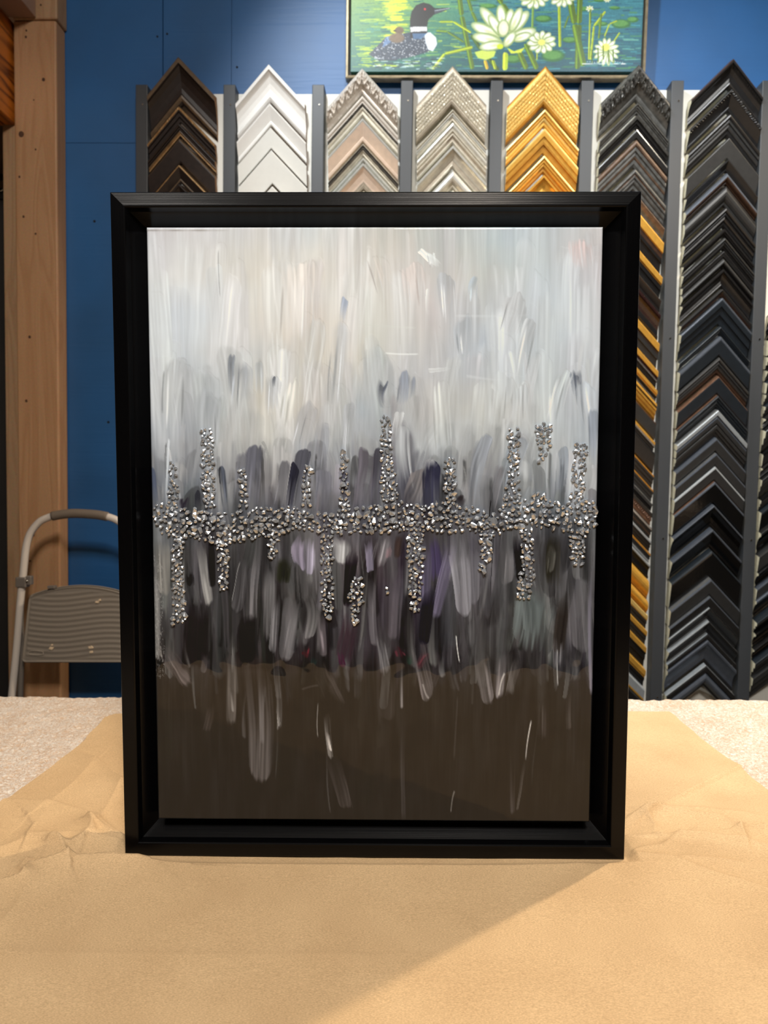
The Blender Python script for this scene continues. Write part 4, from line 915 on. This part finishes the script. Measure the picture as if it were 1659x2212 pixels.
column(1377, 143, 1324, 1446, [
 (143, 224, 24, 'round', [(0, PEW), (.75, RUS)], 'pewter scroll ornamented', ('scroll', .08, .60, .0090)),
 (226, 250, 20, 'ridge', [(0, RUS)], 'weathered grey beaded', ('bead', .08, .24, .0018)),
 (252, 281, 20, 'step', [(0, PEW), (.3, BLK)], 'dark pewter ribbed', ('rib', .03, .30, .0026)),
 (283, 303, 20, 'flat', [(0, BSV), (.2, BLK)], 'black silver edged'),
 (305, 365, 22, 'ridge', [(0, RUB), (.25, RUS), (.6, RUB), (.7, RUS)], 'rustic brown-grey'),
 (367, 416, 22, 'ridge', [(0, RUS), (.2, RUB), (.3, RUS)], 'rustic grey streaked'),
 (418, 447, 20, 'slope', [(0, RUB), (.5, RUS)], 'worn brown sloped'),
 (449, 522, 20, 'step', [(0, GO), (.33, BRN), (.5, BLK)], 'black wide gold edged'),
 (524, 572, 20, 'step', [(0, GO), (.3, GOD), (.38, BLK)], 'black gold lipped'),
 (574, 603, 18, 'slope', [(0, BLK), (.1, BRN), (.2, BLK)], 'black thin brown line'),
 (605, 666, 20, 'scoop', [(0, PLM), (.3, PLM), (.6, BLK)], 'plum black scooped', ('bead', .02, .12, .001)),
 (668, 726, 20, 'step', [(0, GO), (.30, BRN), (.4, BKM)], 'charcoal with orange-gold edge,'),
 (728, 768, 20, 'step', [(0, GO), (.32, PLM), (.5, BSV), (.6, BLK)], 'black gold and silver lined'),
 (770, 796, 20, 'step', [(0, GO), (.5, BLK), (.85, BSV)], 'narrow gold and black'),
 (798, 838, 20, 'ridge', [(0, GO), (.16, BRN), (.24, GO), (.4, GOD), (.46, GO), (.72, GOD)], 'triple gold striped'),
 (840, 880, 20, 'flat', [(0, BRN), (.1, BKM)], 'wide charcoal flat'),
 (882, 903, 18, 'step', [(0, GO), (.3, BSV), (.5, BLK)], 'silver and gold edged black'),
 (905, 952, 20, 'flat', [(0, BLK)], 'plain black flat', None),
 (954, 984, 20, 'step', [(0, GOD), (.12, BKM)], 'black hairline gold'),
 (986, 1014, 20, 'step', [(0, GOD), (.12, BKM)], 'charcoal hairline gold'),
 (1016, 1034, 18, 'slope', [(0, BSV), (.5, BLK)], 'silver sloped'),
 (1036, 1066, 20, 'step', [(0, BLK), (.3, BRZ)], 'black bronze beaded', ('rope', .36, .60, .0022)),
 (1068, 1094, 20, 'step', [(0, BSV), (.2, BLK), (.6, BRZ), (.7, BLK)], 'grey edged bronze lined'),
 (1096, 1122, 20, 'step', [(0, LGY), (.2, BLK)], 'pale grey edged black'),
 (1124, 1146, 20, 'step', [(0, GOD), (.2, BKB), (.7, LGY)], 'dark old-gold lined'),
 (1148, 1182, 22, 'scoop', [(0, LGY), (.2, BLK)], 'grey lipped black scooped'),
 (1184, 1226, 22, 'round', [(0, GO), (.8, GOD)], 'broad rounded gold'),
 (1228, 1256, 22, 'round', [(0, GO), (.7, GOD)], 'rounded gold'),
 (1258, 1290, 20, 'step', [(0, GOL), (.4, BKM)], 'pale gold edged dark'),
 (1292, 1325, 20, 'step', [(0, GO), (.35, BKM)], 'gold edged grey-black'),
 (1327, 1374, 20, 'step', [(0, GO), (.25, BLK)], 'thin gold edged black'),
 (1376, 1416, 22, 'step', [(0, GO), (.45, BLK)], 'half gold half black'),
 (1418, 1446, 20, 'flat', [(0, LGY), (.75, GO)], 'pale grey gold lined'),
 (1448, 1490, 18, 'flat', [(0, BLK)], 'black bottom')],
 'dark and gold frame corners beside the painting', wh('black-and-gold'), (72, 70), None)
B_ = 'black'
column(1576, 133, 1519, 1446, [
 (133, 196, 26, 'scoop', [(0, BRN), (.05, BLK)], 'black double beaded scooped', ('bead', .14, .24, .0018)),
 (198, 247, 24, 'slope', [(0, BLK)], 'black rope edged', ('rope', .04, .18, .0022)),
 (249, 300, 22, 'ridge', [(0, BLK), (.2, BKM), (.7, BLK)], 'black wood-grained'),
 (302, 346, 20, 'box', [(0, BKM)], 'plain matt black flat'),
 (348, 374, 20, 'slope', [(0, BLK)], 'black flat narrow'),
 (376, 401, 22, 'round', [(0, GRY), (.35, BRN)], 'blue-grey edged black'),
 (403, 448, 20, 'round', [(0, BLK), (.2, BKM)], 'satin black rounded'),
 (450, 494, 22, 'ridge', [(0, BLK)], 'black stepped ridge'),
 (496, 513, 18, 'step', [(0, BLK)], 'small stepped black'),
 (515, 541, 22, 'ridge', [(0, BKM), (.6, BLK)], 'black triple ridged'),
 (543, 557, 18, 'flat', [(0, BLK)], 'narrow dotted black', ('bead', .1, .3, .001)),
 (559, 580, 22, 'round', [(0, BKM), (.5, BLK)], 'glossy rounded black'),
 (582, 623, 22, 'scoop', [(0, BLK)], 'black wide scooped'),
 (625, 642, 20, 'slope', [(0, BKM), (.4, BRN)], 'black brown lined'),
 (644, 703, 22, 'step', [(0, GRY), (.08, BKB)], 'wide slate panel'),
 (705, 724, 18, 'ridge', [(0, BKB)], 'slate triple lined'),
 (726, 769, 24, 'flat', [(0, GRY), (.18, BKB)], 'slate blue-edged'),
 (771, 809, 20, 'ridge', [(0, BKM), (.7, BRN)], 'charcoal lined'),
 (811, 850, 20, 'flat', [(0, BRZ), (.06, BKB)], 'slate bronze edged', None, BRZ),
 (852, 881, 22, 'ridge', [(0, BKB)], 'dark slate ridged', None, BRZ),
 (883, 895, 26, 'flat', [(0, LGY)], 'bright silver sided', None, BSV),
 (897, 913, 22, 'flat', [(0, GRY), (.3, BKM)], 'blue-grey lipped'),
 (915, 941, 20, 'step', [(0, BKM)], 'black two step'),
 (943, 972, 24, 'flat', [(0, GRY), (.16, BKM)], 'grey topped black'),
 (975, 1002, 26, 'flat', [(0, GRY), (.16, BKM)], 'silver sided black', None, BSV),
 (1004, 1034, 24, 'flat', [(0, LGY), (.14, BKM)], 'pale lipped black'),
 (1036, 1082, 26, 'flat', [(0, GRY), (.1, BKG)], 'bronze sided gloss black', None, BRZ),
 (1086, 1134, 26, 'cove', [(0, GRY), (.08, BKG)], 'high gloss black coved'),
 (1138, 1180, 24, 'slope', [(0, GRY), (.12, BKG)], 'gloss black sloped'),
 (1184, 1240, 26, 'flat', [(0, BKB), (.06, BKG)], 'widest gloss black mirror-like'),
 (1243, 1278, 28, 'flat', [(0, GRY), (.1, BKM)], 'silver edged gloss black', None, BSV),
 (1281, 1303, 26, 'flat', [(0, GRY), (.1, BLK)], 'black bright edged', None, BSV),
 (1305, 1332, 26, 'slope', [(0, BLK)], 'black sloped silver sided', None, LGY),
 (1334, 1361, 26, 'slope', [(0, BLK)], 'black sloped bright sided', None, LGY),
 (1363, 1373, 22, 'flat', [(0, BLK)], 'very narrow black', None, LGY),
 (1375, 1428, 24, 'scoop', [(0, GRY), (.55, GRY), (.8, BLK)], 'steel blue double scooped'),
 (1431, 1444, 22, 'flat', [(0, BLK)], 'thin black', None, LGY),
 (1446, 1478, 22, 'round', [(0, GRY), (.6, BLK)], 'blue-black rounded')],
 'black frame corners in the long right column', wh('long black'), (76, 70), None)
it8 = []; y = 150; k8 = 0
names8 = ['matt black', 'gloss black', 'charcoal', 'slate', 'black stepped', 'black grooved']
random.seed(3)
while y < 1500 and len(it8) < 36:
    gp = random.choice([26, 30, 36, 44, 52]); pf = random.choice(['flat', 'slope', 'step', 'box', 'scoop'])
    mA = random.choice([BLK, BKM, BKG, BKB, GRY if y > 1150 else BLK]); mB = random.choice([BLK, BKM, BKG])
    it8.append((y, y+gp-2, random.choice([20, 24, 28]), pf, [(0, mA), (.15, mB)], names8[k8 % 6] + ' raw ended')); y += gp; k8 += 1
it8 = [i_ for i_ in it8 if i_[0] > 560]
column(1770, 133, 1706, 1446, it8, 'black frame corners cut by the right edge', wh('right edge'), (76, 70), None)

# ================================================================== LOON PAINTING ON THE WALL
YL = 1.895
cpx = lambda a_, b_: (720+a_/2.304, b_/2.304)
x0 = wx(758, 90, YL); x1 = wx(1386, 90, YL); zb = wz(1070, 154.5, YL); HL = 0.46
nx, ny = 760, 240
sxp = (1386-758)/(x1-x0)
def toL(cx_, cy_):
    X_, Y_ = cpx(cx_, cy_); return X_-758, 154.5-Y_
LX, LYd = np.meshgrid(np.linspace(0, 628, nx), np.linspace(190, 0, ny))   # picture px, height above lower edge
LY = 154.5-LYd; LXp = LX+758     # photo px coordinates
Xc = (LXp-720)*2.304; Yc = LY*2.304
im = np.empty((ny, nx, 3))
wmix = np.clip((Xc-250)/700, 0, 1)[..., None]; vmix = np.clip(Yc/350, 0, 1)[..., None]
im[:] = (np.array([128, 160, 96])*(1-wmix)+np.array([78, 138, 150])*wmix)*(1-vmix) + (np.array([52, 112, 108])*(1-wmix)+np.array([40, 100, 112])*wmix)*vmix
rg = np.random.default_rng(21)
def S_(x0_, y0_, x1_, y1_, w, c, a=1.0, **kw):
    kw.setdefault('top', .02); kw.setdefault('bot', .02); kw.setdefault('streak', .25)
    stroke(im, Xc, Yc, x0_, y0_, x1_, y1_, w, c, a, **kw)
for _ in range(900):
    x = rg.uniform(90, 1520); y = rg.uniform(-90, 345); L0 = rg.uniform(20, 90)
    if x < 620: c = [(170, 190, 80), (70, 130, 120), (40, 100, 110), (200, 210, 90), (110, 160, 110), (90, 150, 140)][rg.integers(6)]
    else: c = [(60, 120, 140), (90, 160, 170), (40, 90, 120), (130, 180, 160), (36, 84, 104), (100, 150, 90)][rg.integers(6)]
    S_(x, y, x+L0, y+rg.normal(0, 1.5), rg.uniform(4, 10), c, rg.uniform(.3, .7))
for _ in range(120):
    x = rg.normal(315, 34); y = rg.uniform(-90, 260); S_(x-30, y, x+30, y, rg.uniform(6, 16), (222, 222, 66), .7*math.exp(-abs(x-315)/60))
for _ in range(60):
    x = rg.uniform(110, 300); y = rg.uniform(230, 330); S_(x, y, x+50, y, 7, (200, 210, 60), .5)
for (x, y, a_, b_) in [(1100, 280, 64, 32), (1045, 105, 46, 18), (1430, 130, 52, 24), (1486, 110, 32, 16), (1180, 205, 42, 16), (1320, 18, 34, 10), (1480, 0, 30, 9), (900, 295, 50, 22), (1330, 130, 40, 12), (770, 45, 50, 12), (1240, 60, 30, 12), (1395, 55, 30, 9), (690, 10, 40, 12)]:
    ellipse(im, Xc, Yc, x, y, a_, b_, (72, 122, 74)); ellipse(im, Xc, Yc, x-4, y-3, a_*.8, b_*.7, (112, 160, 96), .8)
G1, G2, G3 = (96, 120, 34), (150, 165, 50), (70, 96, 34)
for pts, w, c in [([(612, -90), (640, 90), (700, 345)], 26, G1), ([(645, -60), (690, 70), (715, 120)], 18, G1), ([(690, 180), (740, 250), (830, 350)], 20, G3), ([(785, -40), (840, 35), (880, 90)], 26, G1), ([(530, 118), (600, 118), (690, 170)], 13, G2), ([(515, 160), (570, 165), (655, 215)], 13, G1), ([(500, 345), (560, 270), (700, 238)], 17, G2), ([(760, 300), (775, 345)], 18, (190, 160, 60)), ([(800, 300), (815, 345)], 18, G2),
  ([(930, 262), (970, 345)], 30, G1), ([(960, 222), (1022, 345)], 28, G1), ([(862, 262), (862, 350)], 28, (176, 196, 66)), ([(1222, -90), (1222, 130), (1222, 345)], 30, G1), ([(1160, -40), (1200, 130), (1252, 330)], 34, G1), ([(1120, 40), (1132, 240)], 16, G2), ([(992, 50), (992, 150)], 13, (120, 150, 80)), ([(1150, 150), (1170, 90)], 10, G1), ([(1275, 70), (1277, 300)], 10, G2), ([(1286, 300), (1296, 140), (1350, 70)], 12, G2), ([(1330, 80), (1322, 200)], 12, G1), ([(1350, 190), (1372, 130), (1410, 115)], 9, G2), ([(1375, 320), (1392, 220), (1425, 170)], 10, G2), ([(1345, 320), (1355, 190)], 10, G1), ([(1020, 260), (1020, 300)], 8, G2)]:
    for a_, b_ in zip(pts[:-1], pts[1:]):
        S_(a_[0], a_[1], b_[0], b_[1], w, c, 1, streak=.5); S_(a_[0]-w*.2, a_[1], b_[0]-w*.2, b_[1], w*.3, tuple(min(255, v*1.5) for v in c), .7)
def petal(bx, by, tx, ty, w, c=(236, 240, 224)):
    L0 = math.hypot(tx-bx, ty-by); a_ = math.atan2(ty-by, tx-bx)
    mx_, my_ = (bx+tx)/2, (by+ty)/2
    ellipse(im, Xc, Yc, mx_, my_, L0*.56, w*.58, (150, 168, 118), 1, a_, .12); ellipse(im, Xc, Yc, mx_+(tx-bx)*.03, my_+(ty-by)*.03, L0*.52, w*.46, c, 1, a_, .45)
    ellipse(im, Xc, Yc, bx+(mx_-bx)*.6, by+(my_-by)*.6, L0*.34, w*.22, (196, 206, 150), .7, a_, .6)
def lily(cx_, cy_, r_, n_=11, tilt=.75):
    for k in range(n_):
        a_ = 2*math.pi*k/n_+.2; petal(cx_+r_*.15*math.cos(a_), cy_+r_*.15*math.sin(a_), cx_+r_*math.cos(a_), cy_+r_*tilt*math.sin(a_), r_*.42)
    ellipse(im, Xc, Yc, cx_, cy_, r_*.28, r_*.22, (232, 226, 130))
lily(995, 2, 76); lily(1135, 2, 66); lily(1272, 58, 20, 7); lily(1356, 16, 18, 7); lily(1040, 216, 72); 
for k in range(14):
    a_ = 2*math.pi*k/14; petal(1362, 250, 1362+64*math.cos(a_), 262+66*math.sin(a_), 22)
ellipse(im, Xc, Yc, 1358, 240, 22, 20, (236, 232, 120))
for (x, y) in [(1276, 60), (1290, 250), (1320, 240), (1345, 230), (1372, 250), (1395, 250)]: S_(x, y, x+4, y+70, 8, G1, .9)
poly(im, Xc, Yc, [(708, 262), (760, 250), (815, 258), (805, 285), (765, 300), (725, 290)], (196, 214, 110)); poly(im, Xc, Yc, [(868, 240), (905, 258), (958, 240), (940, 265), (890, 270)], (206, 218, 90))
for b_, t_, w_ in [((840, 175), (735, 55), 54), ((880, 175), (968, 72), 54), ((850, 160), (828, 42), 48), ((870, 160), (885, 60), 44), ((885, 165), (932, 55), 46), ((830, 190), (692, 130), 52), ((890, 190), (1008, 160), 50), ((845, 185), (776, 88), 46), ((900, 205), (985, 178), 40), ((840, 215), (700, 185), 52), ((850, 225), (735, 240), 46), ((845, 190), (850, 110), 56)]:
    petal(b_[0], b_[1], t_[0], t_[1], w_)
ellipse(im, Xc, Yc, 850, 150, 26, 34, (228, 218, 196)); ellipse(im, Xc, Yc, 852, 148, 14, 22, (240, 228, 210))
petal(855, 235, 905, 170, 44, (244, 246, 232)); ellipse(im, Xc, Yc, 835, 236, 18, 14, (200, 214, 40))
body = [(178, 272), (240, 215), (262, 190), (300, 180), (380, 168), (440, 158), (490, 172), (514, 195), (516, 240), (470, 262), (400, 282), (300, 302), (230, 302)]
ins = poly(im, Xc, Yc, body, (74, 84, 98))
poly(im, Xc, Yc, [(262, 190), (300, 180), (290, 215), (245, 240)], (120, 150, 190), .8)
for _ in range(520):
    x = rg.uniform(185, 505); y = rg.uniform(165, 300)
    i = int(np.clip((y/2.304+35.5)/190*(ny-1), 0, ny-1)); j = int(np.clip((x/2.304+720-758)/628*(nx-1), 0, nx-1))
    if ins[i, j]: S_(x, y, x+rg.uniform(2, 6), y+2, rg.uniform(3, 5), (222, 226, 232) if rg.random() < .62 else (24, 28, 36), .9)
poly(im, Xc, Yc, [(455, 168), (485, 168), (514, 192), (520, 225), (500, 258), (476, 250), (462, 215)], (214, 220, 226))
poly(im, Xc, Yc, [(386, 195), (383, 110), (390, 70), (412, 40), (448, 27), (482, 36), (505, 55), (586, 52), (548, 68), (502, 84), (474, 108), (468, 140), (470, 170), (430, 200)], (28, 30, 40))
poly(im, Xc, Yc, [(384, 142), (468, 140), (470, 162), (386, 166)], (224, 226, 226))
for x in range(388, 470, 9): S_(x, 142, x, 164, 2, (40, 40, 48), .8)
poly(im, Xc, Yc, [(500, 60), (586, 52), (548, 68), (505, 82)], (84, 90, 98)); S_(505, 66, 580, 54, 4, (190, 200, 205), .8)
poly(im, Xc, Yc, [(395, 172), (468, 172), (440, 200), (400, 200)], (110, 150, 190), .7)
ellipse(im, Xc, Yc, 456, 58, 6, 6, (200, 60, 70)); ellipse(im, Xc, Yc, 330, 158, 26, 20, (116, 100, 84)); ellipse(im, Xc, Yc, 318, 195, 44, 26, (128, 112, 94)); ellipse(im, Xc, Yc, 308, 160, 10, 5, (80, 70, 62))
for _ in range(90):
    x = rg.uniform(180, 520); y = rg.uniform(285, 345); S_(x, y, x+rg.uniform(15, 45), y, 5, [(226, 234, 236), (60, 90, 110), (30, 60, 80)][rg.integers(3)], .6)
for x in np.linspace(1268, 1440, 16): S_(x, 310+4*math.sin(x), x+7, 310, 7, (220, 228, 228), .6)
for _ in range(40): x = rg.uniform(1240, 1460); S_(x, 318, x+20, 318, 5, (230, 238, 238), .35)
im = im + blur2(rg.normal(0, 1, im.shape[:2]), 3, 5)[..., None]*8; im = 118+(im-118)*1.32 - 10
albL = np.clip(lin(np.clip(im, 6, 250))/1.30, .006, .85)
pxs = x0 + (x1-x0)*np.linspace(0, 1, nx); pzs = np.linspace(HL*190/190, 0, ny)
hscale = 190/sxp
Pl = np.empty((ny, nx, 3)); Pl[..., 0] = (pxs-(x0+x1)/2)[None, :]; Pl[..., 1] = 0.002; Pl[..., 2] = (np.linspace(hscale, 0, ny)+.0145)[:, None]
Wl = (x1-x0)+2*.0125; Hl = hscale+2*.0145
lp = thing('loon_painting', 'painting of a loon and white water lilies hanging above the corner samples', 'painting', Matrix.Translation(((x0+x1)/2, YL, zb-.0145)) @ Matrix.Rotation(math.radians(2.2), 4, 'X'))
m_loon = vcol_mat('oil_painting', 'paint', 0.45, coat=0.1, bump=0.00005)
grid_mesh('canvas', Pl, albL, m_loon, lp, extra=wall_extra(.022))['label'] = 'canvas painted with a loon, lilies, reeds and blue-green water'
M_cf = simple('champagne_frame', (176, 160, 132), .3, .5, noise=.25, nscale=(60, 60, 60)); M_cb = simple('frame_black_well', (22, 22, 22), .5)
pf_ = [(0, .004), (.001, .001), (.0055, 0), (.0065, .002), (.0065, .020), (.0135, .020), (.0135, .026), (0, .026)]
for sd in ('top', 'bottom', 'left', 'right'):
    o = rail('frame_rail', sd, Wl, Hl, pf_, [M_cf, M_cb], lp, 0.0, [0, 0, 0, 0, 1, 1, 1, 0])

# ================================================================== LIGHT
w = bpy.data.worlds.new('world'); scn.world = w; w.use_nodes = True
w.node_tree.nodes['Background'].inputs[0].default_value = (0.9, 0.95, 1, 1); w.node_tree.nodes['Background'].inputs[1].default_value = 0.05
def lamp(name, kind, loc, target, power, colr, size=0.2, spot=None, blend=0.4, sy=None):
    ld = bpy.data.lights.new(name, kind); ld.energy = power; ld.color = colr
    if kind == 'AREA':
        ld.shape = 'RECTANGLE' if sy else 'DISK'; ld.size = size
        if sy: ld.size_y = sy
    else: ld.shadow_soft_size = size
    if kind == 'SPOT': ld.spot_size = math.radians(spot); ld.spot_blend = blend
    o = bpy.data.objects.new(name, ld); col.objects.link(o)
    d = Vector(target)-Vector(loc); o.matrix_world = Matrix.Translation(loc) @ d.to_track_quat('-Z', 'Y').to_matrix().to_4x4()
    return o
lamp('track_lamp_right', 'SPOT', (1.20, 1.52, 2.75), (0.25, 0.70, 0.9), 112, (1, .82, .60), 0.03, 110, .5)
lamp('rack_lamp_left', 'SPOT', (-0.40, 0.92, 2.95), (0.55, 1.93, 1.55), 85, (.93, .98, 1), 0.05, 84, .6)
lamp('rack_lamp_right', 'SPOT', (0.55, 0.92, 2.95), (0.95, 1.93, 1.15), 80, (.93, .98, 1), 0.05, 80, .9)
lamp('ceiling_lamp_front', 'AREA', (0.25, -0.75, 3.0), (0.0, 0.8, 1.0), 50, (1, .95, .89), 0.5)
lamp('post_lamp', 'SPOT', (0.35, -0.9, 2.9), (-1.15, 1.9, 1.1), 42, (1, .80, .60), 0.04, 40, .25)
lamp('table_lamp_left', 'SPOT', (-0.9, -0.9, 2.9), (-0.15, 0.5, 0.9), 72, (1, .94, .87), 0.2, 55, .8)

vs = scn.view_settings; scn.display_settings.display_device = 'sRGB'; vs.view_transform = 'Standard'; vs.look = 'None'; vs.exposure = 0.0; vs.gamma = 1.0; vs.use_curve_mapping = False
